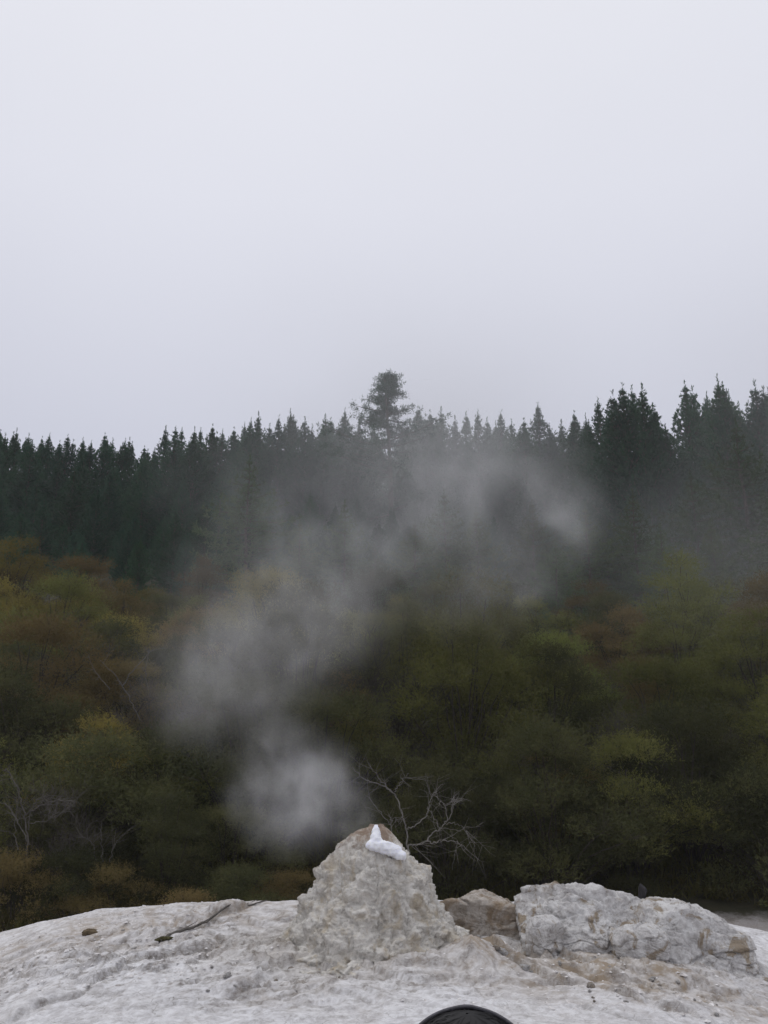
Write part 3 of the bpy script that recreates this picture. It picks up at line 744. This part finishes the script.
dead_branches('dead_shrub', [
    ([(28, 860), (27, 835), (25, 815), (20, 795), (12, 778), (5, 768)], 1.0, 0, -.3), ([(26, 815), (40, 805), (58, 800), (75, 802)], .7, 0, -.4),
    ([(30, 845), (20, 825), (8, 805), (-10, 800)], .7, 0, .3), ([(28, 830), (30, 812), (36, 800), (50, 795)], .7, 0, -.2), ([(18, 850), (14, 828), (17, 810)], .6, -.2, -.2),
    ([(27, 822), (44, 822), (60, 815), (66, 806)], .5, 0, .2)],
    18.9, M_deadwood_dim, 'grey leafless shrub with many twigs low at the left edge', 8, rad=.02, twigs=10)
dead_branches('dead_shrub', [
    ([(140, 720), (128, 695), (118, 678), (100, 660)], .8, 0, -.2), ([(122, 686), (135, 668), (148, 655), (149, 648)], .8, 0, -.3), ([(148, 690), (145, 670), (150, 650)], .5, 0, 0),
    ([(110, 690), (95, 672), (88, 655)], .5, .1, .1)],
    27.0, M_deadwood, 'small bleached branches poking out of the bronze scrub left of the steam', 12, rad=.022, twigs=4)
dead_branches('dead_shrub', [
    ([(103, 862), (102, 845), (100, 828)], .7, 0, 0), ([(110, 862), (113, 846), (122, 835)], .6, 0, .1), ([(96, 860), (92, 842), (82, 835)], .5, 0, .1)],
    19.4, M_deadwood_dim, 'thin grey upright sticks at the foot of the scrub left of the green bush', 14, rad=.016, twigs=5)

# ------------------------------------------------------------------ pines
random.seed(52)
def pine_meshes(seed, H=15.0, rmax=2.6, leaders=1, whorl=.40, up=.55, start=.04, tuft=9, dens=1.0, droop=0.0, nl=(.22, .42), cone=1.0):
    r = np.random.default_rng(seed); lv = Bag(); tr = Bag(); C = []; D = []; L = []
    nT = 10; t = np.linspace(0, 1, nT)
    wob = np.stack([fbm(np.stack([t * 2 + seed, t, t], 1), 1, 2) * .25, fbm(np.stack([t, t * 2 + seed, t], 1), 1, 2) * .25, t * (H - .5)], 1)
    wob[0, 2] = -.6
    tr.add(*tube(wob, np.linspace(H * .016, .03, nT), 8))
    tops = [(wob[-1, 0], wob[-1, 1], H, start)]
    for k in range(leaders - 1): tops.append((r.uniform(-.8, .8), r.uniform(-.8, .8), H * r.uniform(.90, .97), .78))
    for tx, ty, HH, st in tops:
        z = HH * st
        while z < HH - .35:
            f = (z - HH * start) / (HH * (1 - start)); f = min(max(f, 0), 1)
            Rr = min(cone * (.20 * (HH - z) + .14 * max(0, HH - z - 1.6)) + .02, rmax * (1.2 - .2 * f))
            if st > .5: Rr = min(Rr, (HH - z) * .30 + .15)
            nb = max(4, int(r.integers(6, 10) * dens))
            a0 = r.uniform(0, 6.28)
            for b in range(nb):
                a = a0 + 6.28 * b / nb + r.normal() * .25; Lb = Rr * r.choice([.6, .8, .95, 1.1, 1.35])
                m = max(3, int(Lb / .24)); s = np.linspace(.08, 1, m) ** .9
                rise = up * (.4 + .6 * f); 
                hz = Lb * (s * rise * .5 + s ** 2 * rise * .6) - droop * Lb * s * (1 - s * .6)
                c = np.stack([tx + math.cos(a) * Lb * s, ty + math.sin(a) * Lb * s, z + hz], 1) + r.normal(size=(m, 3)) * .05
                d0 = np.array([math.cos(a), math.sin(a), rise * 1.4 - droop * .5])
                C.append(np.repeat(c, tuft, 0)); D.append(np.repeat(d0[None] , m * tuft, 0) + r.normal(size=(m * tuft, 3)) * .62)
                L.append(r.uniform(*nl, m * tuft) * min(1, .38 + .22 * (HH - z)))
                # the tip turns up into a small shoot
                k7 = 7; C.append(c[-1] + np.stack([r.normal(size=k7) * .04, r.normal(size=k7) * .04, r.uniform(-.05, .2 + .5 * up * r.random(), k7) * min(1, .3 + .25 * (HH - z))], 1)); D.append(r.normal(size=(k7, 3)) * .35 + [0, 0, 1]); L.append(r.uniform(.16, .34, k7) * min(1, .45 + .2 * (HH - z)))
                if b % 2 == 0:
                    p0 = np.array([tx * z / HH, ty * z / HH, z - .1]); tr.add(*tube(np.stack([p0, c[m // 2], c[-1]]), [.045, .03, .012], 4))
            z += whorl * r.uniform(.75, 1.2)
        # leading shoot: an upright candle thick with short needles
        n = 46; zz = HH - 1.5 + 1.75 * r.uniform(0, 1, n); C.append(np.stack([tx + r.normal(size=n) * .025, ty + r.normal(size=n) * .025, zz], 1))
        D.append(r.normal(size=(n, 3)) * .30 + [0, 0, .9]); L.append(r.uniform(.18, .32, n))
        # shorter candles round it
        for k in range(2):
            a = r.uniform(0, 6.28); q = r.uniform(.25, .5); n = 14; zz = r.uniform(HH - 2.0, HH - 1.2, 1) + r.uniform(-.25, .35, n)
            C.append(np.stack([tx + math.cos(a) * q + r.normal(size=n) * .03, ty + math.sin(a) * q + r.normal(size=n) * .03, zz], 1))
            D.append(r.normal(size=(n, 3)) * .45 + [0, 0, .9]); L.append(r.uniform(.16, .3, n))
    C = np.concatenate(C); D = np.concatenate(D); L = np.concatenate(L)
    lv.add(*blades(C, D, L, L * .27, r))
    return tr, lv
def open_pine_meshes(seed, H=17.0):
    """old pine with gaps: limbs held level, needles in rounded tufts at their ends"""
    r = np.random.default_rng(seed); lv = Bag(); tr = Bag()
    t = np.linspace(0, 1, 12); P = np.stack([.25 * np.sin(t * 4), .2 * np.cos(t * 3) - .2, t * H], 1); P[0, 2] = -.6
    tr.add(*tube(P, np.linspace(.32, .05, 12), 8)); C = []; D = []; L = []
    for k in range(120):
        lev = .16 + .83 * ((k % 16) / 15) ** .62
        if r.random() < (.45 if lev > .8 else .2): continue
        f = lev + r.normal() * .012; z = H * min(f, .99); a = r.uniform(0, 6.28); Lb = min(4.8, .25 + .72 * (H - z)) * r.uniform(.4, 1.25)
        s = np.linspace(0, 1, 6); q = np.stack([math.cos(a) * Lb * s, math.sin(a) * Lb * s, z + Lb * (.05 * s + .13 * s ** 2)], 1) + np.cumsum(r.normal(size=(6, 3)) * .05, 0)
        tr.add(*tube(q, np.linspace(.06, .018, 6), 4))
        for j in range(1, 6):
            for _ in range(3):
                c = q[j] + r.normal(size=3) * [.3, .3, .14] ; n = 26; d = r.normal(size=(n, 3)) + [0, 0, .5]
                C.append(c + r.normal(size=(n, 3)) * .1); D.append(d); L.append(r.uniform(.16, .32, n))
    C = np.concatenate(C); D = np.concatenate(D); L = np.concatenate(L); lv.add(*blades(C, D, L, L * .2, r)); return tr, lv
def mk_pine(meshes, mat, name='pine_tree'):
    tr, lv = meshes; root = empty(name); link('trunk', tr.mesh('trunk', M_bark, True), root); link('crown', lv.mesh('crown', mat), root); return root
P_SP = [mk_pine(pine_meshes(200 + i, leaders=l, rmax=rm, up=u), M_needle) for i, (l, rm, u) in enumerate(((1, 2.3, .5), (1, 2.7, .6), (2, 2.6, .6), (3, 2.9, .65), (1, 2.0, .45), (2, 2.3, .7)))]
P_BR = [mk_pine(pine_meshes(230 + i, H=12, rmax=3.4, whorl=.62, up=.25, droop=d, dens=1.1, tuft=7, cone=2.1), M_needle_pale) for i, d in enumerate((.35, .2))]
P_OP = mk_pine(open_pine_meshes(250), M_needle)
used_p = set()
def place_pine(px, top, Y, src, H0, widen=1.0, label=None, group=None):
    p = at(px, top, Y); z0 = gz(p.x, Y); H = max(5.0, p.z - z0)
    if id(src) in used_p: o = copy_tree(src)
    else: o = src; used_p.add(id(src))
    s = H / H0; o.location = (p.x, Y, z0); o.scale = (s * widen, s * widen, s); o.rotation_euler = (0, 0, random.uniform(0, 6.28))
    if label: tag(o, label, 'tree', group)
    return o
SKY = [(0, 429), (8, 434), (20, 433), (31, 440), (40, 438), (52, 439), (62, 444), (71, 438), (82, 446), (92, 445), (103, 440), (114, 442), (124, 447), (133, 444), (143, 450),
       (152, 455), (163, 432), (174, 428), (184, 432), (194, 434), (203, 429), (213, 433), (223, 431), (233, 434), (243, 430), (252, 426), (261, 417), (270, 425), (278, 420), (293, 417),
       (302, 424), (312, 428), (323, 416), (332, 424), (346, 414), (357, 424)]
SKYR = [(418, 406), (430, 410), (441, 407), (455, 416), (466, 412), (478, 410), (487, 418), (500, 411), (511, 420), (524, 418), (538, 402), (549, 424), (561, 420), (574, 411), (586, 414),
        (598, 398), (611, 406), (622, 383), (632, 386), (642, 384), (652, 404), (665, 424), (684, 381), (694, 402), (706, 392), (718, 375), (729, 394), (738, 402), (754, 380), (768, 388)]
ORD = ['first', 'second', 'third', 'fourth', 'fifth', 'sixth', 'seventh', 'eighth', 'ninth', 'tenth', 'eleventh', 'twelfth', 'thirteenth', 'fourteenth', 'fifteenth', 'sixteenth', 'seventeenth',
       'eighteenth', 'nineteenth', 'twentieth', 'twenty-first', 'twenty-second', 'twenty-third', 'twenty-fourth', 'twenty-fifth', 'twenty-sixth', 'twenty-seventh', 'twenty-eighth', 'twenty-ninth', 'thirtieth',
       'thirty-first', 'thirty-second', 'thirty-third', 'thirty-fourth', 'thirty-fifth', 'thirty-sixth', 'thirty-seventh']
for i, (px, t) in enumerate(SKY):
    Y = np.interp(px, [0, 150, 160, 360], [104, 108, 92, 84]) + random.uniform(-4, 4)
    place_pine(px + random.uniform(-3, 3), t + random.uniform(-9, -1), Y, P_SP[random.choice((0, 1, 4, 3, 5, 2))], 15.3, random.uniform(.75, 1.15),
               f'dark pine on the skyline, {ORD[len(SKY) - 1 - i]} top to the left of the tall open pine', 'pines along the skyline')
for i, (px, t) in enumerate(SKYR):
    Y = np.interp(px, [400, 560, 600, 768], [88, 82, 66, 60]) + random.uniform(-4, 4)
    place_pine(px, t, Y, P_SP[random.choice((2, 3, 5, 1, 0) if px > 560 else (0, 4, 1, 5))], 15.3, random.uniform(.85, 1.1) * (1.0 if px < 560 else .95),
               f'hazy pine on the skyline, {ORD[i]} top to the right of the tall open pine', 'pines along the skyline')
place_pine(388, 375, 76, P_OP, 17.2, 1.0, 'tall open crowned pine with level limbs standing above the skyline straight over the cone')
# the plantation in front of the skyline, row below row
def zone_w(px): return ('near the left edge' if px < 90 else 'left of the steam' if px < 200 else 'in the drifting steam left of centre' if px < 360 else 'under the tall open pine' if px < 450
                        else 'in the mist right of centre' if px < 600 else 'on the right' if px < 690 else 'near the right edge')
for Y, dy, step in ((97, 9, 3.0), (89, 26, 3.3), (80, 46, 3.8), (73, 66, 3.9), (66, 86, 3.8), (60, 108, 3.8)):
    hw = .43 * Y + 6; x = -hw + random.uniform(0, 3)
    while x < hw:
        px = 384 + x / Y * 926 
        sk = np.interp(px, [-60, 0, 150, 165, 260, 360, 450, 560, 600, 640, 768, 830], [432, 434, 452, 436, 424, 422, 416, 418, 410, 398, 396, 396])
        if not (px > 590 and Y > 75):
            k = (1.0 if px < 560 else .8)
            top = sk + dy * k + random.uniform(-10, 14)
            YY = Y + random.uniform(-2, 2)
            rowd = 'in the back rows' if dy < 40 else 'in the middle rows' if dy < 80 else 'in the front row'
            place_pine(px, top, YY, P_SP[random.choice((0, 1, 2, 3, 5, 4))], 15.3, random.uniform(.9, 1.2),
                       f'dark plantation pine {rowd}, {zone_w(px)}', 'plantation pines below the skyline')
        x += step * random.uniform(.8, 1.25)
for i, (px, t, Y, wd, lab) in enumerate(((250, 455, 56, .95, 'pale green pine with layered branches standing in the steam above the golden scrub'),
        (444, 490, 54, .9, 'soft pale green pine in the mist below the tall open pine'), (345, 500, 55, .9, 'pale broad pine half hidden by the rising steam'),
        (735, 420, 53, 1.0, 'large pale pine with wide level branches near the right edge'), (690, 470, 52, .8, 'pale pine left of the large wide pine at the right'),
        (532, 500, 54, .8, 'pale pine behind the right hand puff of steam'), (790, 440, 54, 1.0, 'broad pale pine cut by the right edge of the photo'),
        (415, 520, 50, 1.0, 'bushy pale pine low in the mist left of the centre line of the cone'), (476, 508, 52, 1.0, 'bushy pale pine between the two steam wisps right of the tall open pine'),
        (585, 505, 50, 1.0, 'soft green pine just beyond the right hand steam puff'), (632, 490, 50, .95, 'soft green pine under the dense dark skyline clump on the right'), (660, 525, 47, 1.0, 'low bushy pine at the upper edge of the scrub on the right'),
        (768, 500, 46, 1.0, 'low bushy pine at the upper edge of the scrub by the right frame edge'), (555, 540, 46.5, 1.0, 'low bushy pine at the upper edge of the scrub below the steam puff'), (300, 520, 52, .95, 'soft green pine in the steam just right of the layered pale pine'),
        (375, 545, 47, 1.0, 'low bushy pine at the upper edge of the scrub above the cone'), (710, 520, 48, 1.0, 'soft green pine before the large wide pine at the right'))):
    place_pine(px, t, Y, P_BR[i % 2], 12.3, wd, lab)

# ------------------------------------------------------------------ steam, mist, haze
def vol_mat(name, color, aniso, mult=1.0):
    s = NT(name); s.n.remove(s.bsdf); pv = s.new('ShaderNodeVolumePrincipled')
    pv.inputs['Color'].default_value = (*color, 1); pv.inputs['Density'].default_value = mult; pv.inputs['Anisotropy'].default_value = aniso
    s.l(pv.outputs[0], s.out.inputs['Volume']); return s.m
def gn_volume(name, blobs, lo, hi, res, mat, warp, warp_s, n_s, n_lo, n_hi, n_det=3.0, stretch=(1, 1, 1), floor=.12):
    """fog grid built from soft ellipsoids stirred by noise; blobs: (centre, radii, density)"""
    g = bpy.data.node_groups.new(name, 'GeometryNodeTree')
    g.interface.new_socket('Geometry', in_out='INPUT', socket_type='NodeSocketGeometry'); g.interface.new_socket('Geometry', in_out='OUTPUT', socket_type='NodeSocketGeometry')
    N = g.nodes; K = g.links.new
    out = N.new('NodeGroupOutput'); pos = N.new('GeometryNodeInputPosition').outputs[0]
    def vm(op, a, b=None, s=None):
        n = N.new('ShaderNodeVectorMath'); n.operation = op
        for i, v in ((0, a), (1, b)):
            if v is None: continue
            if hasattr(v, 'links'): K(v, n.inputs[i])
            else: n.inputs[i].default_value = v
        if s is not None: n.inputs['Scale'].default_value = s
        return n
    def ns(vec, sc_, det):
        n = N.new('ShaderNodeTexNoise'); n.inputs['Scale'].default_value = sc_; n.inputs['Detail'].default_value = det; n.inputs['Roughness'].default_value = .5; K(vec, n.inputs['Vector']); return n
    sp = vm('MULTIPLY', pos, stretch).outputs[0]
    nw = ns(sp, warp_s, 3.0)
    off = vm('SCALE', vm('SUBTRACT', nw.outputs['Color'], (.5, .5, .5)).outputs[0], s=warp).outputs[0]
    nw2 = ns(sp, warp_s * 3.2, 3.0)
    off2 = vm('SCALE', vm('SUBTRACT', nw2.outputs['Color'], (.5, .5, .5)).outputs[0], s=warp * .45).outputs[0]
    off = vm('ADD', off, off2).outputs[0]
    p = vm('ADD', pos, off).outputs[0]
    acc = None
    for c, rr, a in blobs:
        d = vm('MULTIPLY', vm('SUBTRACT', p, tuple(c)).outputs[0], tuple(1 / q for q in rr)).outputs[0]
        ln = vm('LENGTH', d).outputs['Value']
        mr = N.new('ShaderNodeMapRange'); mr.interpolation_type = 'SMOOTHSTEP'; K(ln, mr.inputs[0])
        mr.inputs[1].default_value = 1.0; mr.inputs[2].default_value = 0.0; mr.inputs[3].default_value = 0.0; mr.inputs[4].default_value = a
        if acc is None: acc = mr.outputs[0]
        else:
            ad = N.new('ShaderNodeMath'); ad.operation = 'ADD'; K(acc, ad.inputs[0]); K(mr.outputs[0], ad.inputs[1]); acc = ad.outputs[0]
    n2 = ns(vm('ADD', sp, off).outputs[0], n_s, n_det)
    mr = N.new('ShaderNodeMapRange'); mr.interpolation_type = 'SMOOTHSTEP'; K(n2.outputs[0], mr.inputs[0])
    mr.inputs[1].default_value = n_lo; mr.inputs[2].default_value = n_hi; mr.inputs[3].default_value = floor; mr.inputs[4].default_value = 1.0
    mu = N.new('ShaderNodeMath'); mu.operation = 'MULTIPLY'; K(acc, mu.inputs[0]); K(mr.outputs[0], mu.inputs[1])
    vc = N.new('GeometryNodeVolumeCube'); K(mu.outputs[0], vc.inputs['Density'])
    vc.inputs['Min'].default_value = lo; vc.inputs['Max'].default_value = hi
    for k, v in zip(('Resolution X', 'Resolution Y', 'Resolution Z'), res): vc.inputs[k].default_value = v
    sm = N.new('GeometryNodeSetMaterial'); sm.inputs['Material'].default_value = mat
    K(vc.outputs[0], sm.inputs[0]); K(sm.outputs[0], out.inputs[0])
    me = bpy.data.meshes.new(name); me.from_pydata([(0, 0, 0), (.01, 0, 0), (0, .01, 0)], [], [(0, 1, 2)]); me.materials.append(mat)
    o = link(name, me); m = o.modifiers.new('fog', 'NODES'); m.node_group = g
    return o
SB = [(358, 828, 11.85, 26, 20, 1.0), (346, 820, 11.9, 46, 36, .8), (308, 804, 12.1, 84, 66, .72), (278, 786, 12.2, 62, 66, .55), (328, 785, 12.2, 58, 60, .48), (290, 755, 12.3, 72, 58, .38), (250, 725, 12.5, 80, 70, .16),
      (205, 688, 12.6, 95, 85, .34), (255, 650, 12.8, 140, 90, .36), (315, 605, 13.0, 130, 95, .30), (345, 560, 13.2, 120, 90, .20), (390, 525, 13.4, 130, 95, .19), (470, 475, 13.6, 95, 95, .34),
      (430, 455, 13.8, 140, 80, .22), (575, 525, 13.6, 56, 76, .52), (545, 495, 13.8, 100, 92, .28), (520, 595, 13.5, 58, 44, .30), (480, 565, 13.6, 130, 105, .18), (265, 545, 13.4, 130, 110, .16), (215, 480, 14, 120, 90, .10),
      (400, 530, 14.2, 260, 140, .09), (250, 620, 13.4, 170, 150, .09)]
SB = [(px, py, Y, rx, ry, a * (1.0 if py > 740 else .72)) for px, py, Y, rx, ry, a in SB]
blobs = [(at(px, py, Y), (rx / 926 * Y, .85 * (rx + ry) / 2 / 926 * Y, ry / 926 * Y), a) for px, py, Y, rx, ry, a in SB]
M_steam = vol_mat('steam', (.98, .98, .99), .0, 1.02)
st = gn_volume('steam', blobs, (-5.2, 10.6, 2.4), (5.2, 16.4, 10.6), (230, 110, 190), M_steam, .9, 1.1, 1.7, .37, .65, 7.0, (1.0, 1, .75), .16)
tag(st, 'white steam drifting up and over from the geyser vent', 'steam', kind='stuff')
MB = [((3, 76, 30), (26, 26, 16), .021), ((2, 64, 20), (20, 14, 12), .007), ((31, 54, 20), (26, 20, 18), .019), ((14, 50, 13), (24, 12, 8), .007), ((22, 36, 10), (24, 14, 7), .010), ((40, 70, 36), (24, 16, 10), .006)]
M_mist = vol_mat('mist', (.97, .97, .985), .0, 1.0)
mi = gn_volume('mist', MB, (-60, 28, 3), (64, 112, 52), (80, 56, 40), M_mist, 8.0, .05, .06, .3, .65, 2.0)
tag(mi, 'pale mist hanging between the pines right of centre', 'mist', kind='stuff')
def build_haze():
    bm = bmesh.new(); bmesh.ops.create_cube(bm, size=1.0)
    for v in bm.verts: v.co = ((v.co.x) * 3100, v.co.y * 2000 + 560, -1.5 if v.co.z < 0 else 52.0)
    me = bpy.data.meshes.new('haze'); bm.to_mesh(me); bm.free()
    me.materials.append(vol_mat('haze', (.93, .95, 1.0), 0.0, .00042))
    tag(link('haze', me), kind='stuff', label='thin pale haze', cat='haze')
build_haze()

# ------------------------------------------------------------------ spectator at the bottom edge
def skin_mesh(name, J, E, Rd, mat, parent, root=0, sub=2):
    me = bpy.data.meshes.new(name); me.from_pydata(J, E, []); me.materials.append(mat)
    o = link(name, me, parent); m = o.modifiers.new('skin', 'SKIN'); m.use_smooth_shade = True
    for i, r_ in enumerate(Rd):
        d = me.skin_vertices[0].data[i]; d.radius = r_ if isinstance(r_, tuple) else (r_, r_); d.use_root = (i == root)
    s = o.modifiers.new('sub', 'SUBSURF'); s.levels = sub; s.render_levels = sub
    return o
def build_person():
    d = ray(469, 1099); hc = EYE + d * 1.0
    gzv = gz(hc.x, hc.y); H = hc.z - gzv       # head centre height above the ground
    root = empty('person', (hc.x, hc.y, gzv))
    tag(root, 'person seen from behind at the bottom edge, dark hair under a thin black headband', 'person')
    k = H / 1.53
    def P(x, y, z): return (x * k, y * k, z * k)
    Msk = simple('skin', (.42, .26, .19), .6, .08, 30); Mj = simple('jacket_cloth', (.03, .032, .045), .85, .3, 60); Mt = simple('trouser_cloth', (.035, .04, .06), .9, .3, 60)
    J = [P(0, 0, .95), P(0, .0, 1.12), P(0, -.01, 1.30), P(0, -.005, 1.40), P(0, .01, 1.47), P(0, .015, 1.555), P(.09, 0, .90), P(.10, .01, .50), P(.10, -.01, .09), P(.10, .12, .04),
         P(-.09, 0, .90), P(-.10, .01, .50), P(-.10, -.01, .09), P(-.10, .12, .04), P(.17, -.01, 1.345), P(.24, -.02, 1.08), P(.17, .10, .92), P(-.17, -.01, 1.345), P(-.24, -.02, 1.08), P(-.17, .10, .92)]
    E = [(0, 1), (1, 2), (2, 3), (3, 4), (4, 5), (0, 6), (6, 7), (7, 8), (8, 9), (0, 10), (10, 11), (11, 12), (12, 13), (2, 14), (14, 15), (15, 16), (2, 17), (17, 18), (18, 19)]
    Rd = [(.13, .10), (.12, .09), (.13, .09), .055, .062, (.078, .078), .085, .055, .038, .032, .085, .055, .038, .032, .052, .04, .032, .052, .04, .032]
    skin_mesh('body', J, E, [tuple(q * k for q in r_) if isinstance(r_, tuple) else r_ * k for r_ in Rd], Msk, root)
    ij = [0, 1, 2, 3, 14, 15, 16, 17, 18, 19]; mp = {v: i for i, v in enumerate(ij)}
    skin_mesh('jacket', [J[i] for i in ij], [(mp[a], mp[b]) for a, b in E if a in mp and b in mp], [(.175, .135), (.155, .12), (.16, .115), .075, .075, .062, .055, .075, .062, .055], Mj, root)
    it = [0, 6, 7, 8, 10, 11, 12]; mp = {v: i for i, v in enumerate(it)}
    skin_mesh('trousers', [J[i] for i in it], [(mp[a], mp[b]) for a, b in E if a in mp and b in mp], [(.15, .115), .10, .075, .065, .10, .075, .065], Mt, root)
    for s in (-1, 1):
        bm = bmesh.new(); bmesh.ops.create_icosphere(bm, subdivisions=3, radius=1, matrix=Matrix.Translation((s * .10 * k, .05 * k, .045)) @ Matrix.Diagonal((.05, .14, .055, 1)))
        for v in bm.verts: v.co.z = max(v.co.z, .004)
        me = bpy.data.meshes.new('shoe'); bm.to_mesh(me); bm.free(); me.materials.append(Mj); link('shoe', me, root)
    # hair: a close cap with strands combed down from the crown
    r = np.random.default_rng(9); c0 = np.array((0, 0, hc.z - gzv)); n = 5200
    a = r.uniform(0, 6.28, n); ph = np.arccos(r.uniform(-.55, 1.0, n)); b = Bag()
    bm = bmesh.new(); bmesh.ops.create_uvsphere(bm, u_segments=40, v_segments=28, radius=1)
    V = np.array([v.co[:] for v in bm.verts]); bm.free()
    nv, nu = 24, 48; vv = np.linspace(.02, 2.15, nv); uu = np.linspace(0, 2 * math.pi, nu, endpoint=False)
    S = np.array((.089, .093, .0905)); G = np.concatenate([np.stack([np.cos(uu) * math.sin(q), np.sin(uu) * math.sin(q), np.full(nu, math.cos(q))], 1) for q in vv])
    face = (G[:, 1] > .35) & (G[:, 2] < .35); b.add(c0 + G * S * np.where(face, .9, 1.0)[:, None], grid_faces(nu, nv, True))
    k_ = ~((np.sin(a) * np.sin(ph) > .35) & (np.cos(ph) < .35)); a, ph = a[k_], ph[k_]; n = len(a)
    tw = r.normal(size=n) * .3
    segs = [np.stack([np.cos(a + tw * j) * np.sin(ph + j * .16), np.sin(a + tw * j) * np.sin(ph + j * .16), np.cos(ph + j * .16)], 1) for j in range(4)]
    lift = r.uniform(.97, 1.01, n)[:, None]; ln = np.stack([c0 + q * S * (lift + (.006 * j if j < 3 else 0)) for j, q in enumerate(segs)], 1)
    side = np.cross(segs[0], r.normal(size=(n, 3))); side /= np.linalg.norm(side, axis=1)[:, None]; wd = np.array([.0008, .0012, .001, .0003])[None, :, None]
    Aq = ln + side[:, None] * wd; Bq = ln - side[:, None] * wd; VV = np.concatenate([Aq, Bq], 1).reshape(-1, 3); base = np.arange(n)[:, None] * 8
    FF = np.concatenate([base + np.array([[j, j + 1, j + 5, j + 4]]) for j in range(3)], 0); b.add(VV, FF)
    hm = NT('hair'); hm.bsdf.inputs['Base Color'].default_value = (.008, .0075, .008, 1); hm.bsdf.inputs['Roughness'].default_value = .6; hm.bsdf.inputs['Specular IOR Level'].default_value = .28
    link('hair', b.mesh('hair', hm.m, True), root)
    # headband: a flat strap over the crown, tilted back towards the camera
    f = Vector(d).normalized(); up = Vector((0, 0, 1)); up = (up - f * up.dot(f)).normalized(); side = f.cross(up)
    nB = 90; pts = []; ring = [(0, .0), (.0022, .004), (.0030, .010), (.0022, .016), (0, .020), (-.0022, .016), (-.0022, .004)]
    for i in range(nB):
        t = 2 * math.pi * i / nB; e = side * math.cos(t) + up * math.sin(t); rad = .0945 + .0012 * math.exp(-((t - math.pi / 2) / .12) ** 2)
        for dr, ax in ring: pts.append(np.array(Vector((0, 0, hc.z - gzv)) + e * (rad + dr - .002) + f * (ax - .012)))
    F = []; m = len(ring)
    for i in range(nB):
        for j in range(m): F.append((i * m + j, ((i + 1) % nB) * m + j, ((i + 1) % nB) * m + (j + 1) % m, i * m + (j + 1) % m))
    hb = simple('headband_cloth', (.085, .083, .092), .7, .3, 200)
    link('headband', mesh_np('headband', np.array(pts), np.array(F), hb, True), root)
    # face: eyes, nose, mouth, ears
    for nm, items, mm in (('eye', [(.032, .088, .005, .010, .008, .007), (-.032, .088, .005, .010, .008, .007)], simple('eye_white', (.7, .7, .7), .3, .02)),
                          ('ear', [(.083, 0, -.01, .012, .018, .032), (-.083, 0, -.01, .012, .018, .032)], Msk), ('nose', [(0, .10, -.02, .012, .018, .022)], Msk),
                          ('mouth', [(0, .086, -.06, .024, .010, .007)], simple('lips', (.35, .12, .11), .5, .05))):
        for x, y, z, a1, a2, a3 in items:
            bm = bmesh.new(); bmesh.ops.create_icosphere(bm, subdivisions=2, radius=1, matrix=Matrix.Translation((x, y, hc.z - gzv + z)) @ Matrix.Diagonal((a1, a2, a3, 1)))
            me = bpy.data.meshes.new(nm); bm.to_mesh(me); bm.free(); me.materials.append(mm); link(nm, me, root)
build_person()
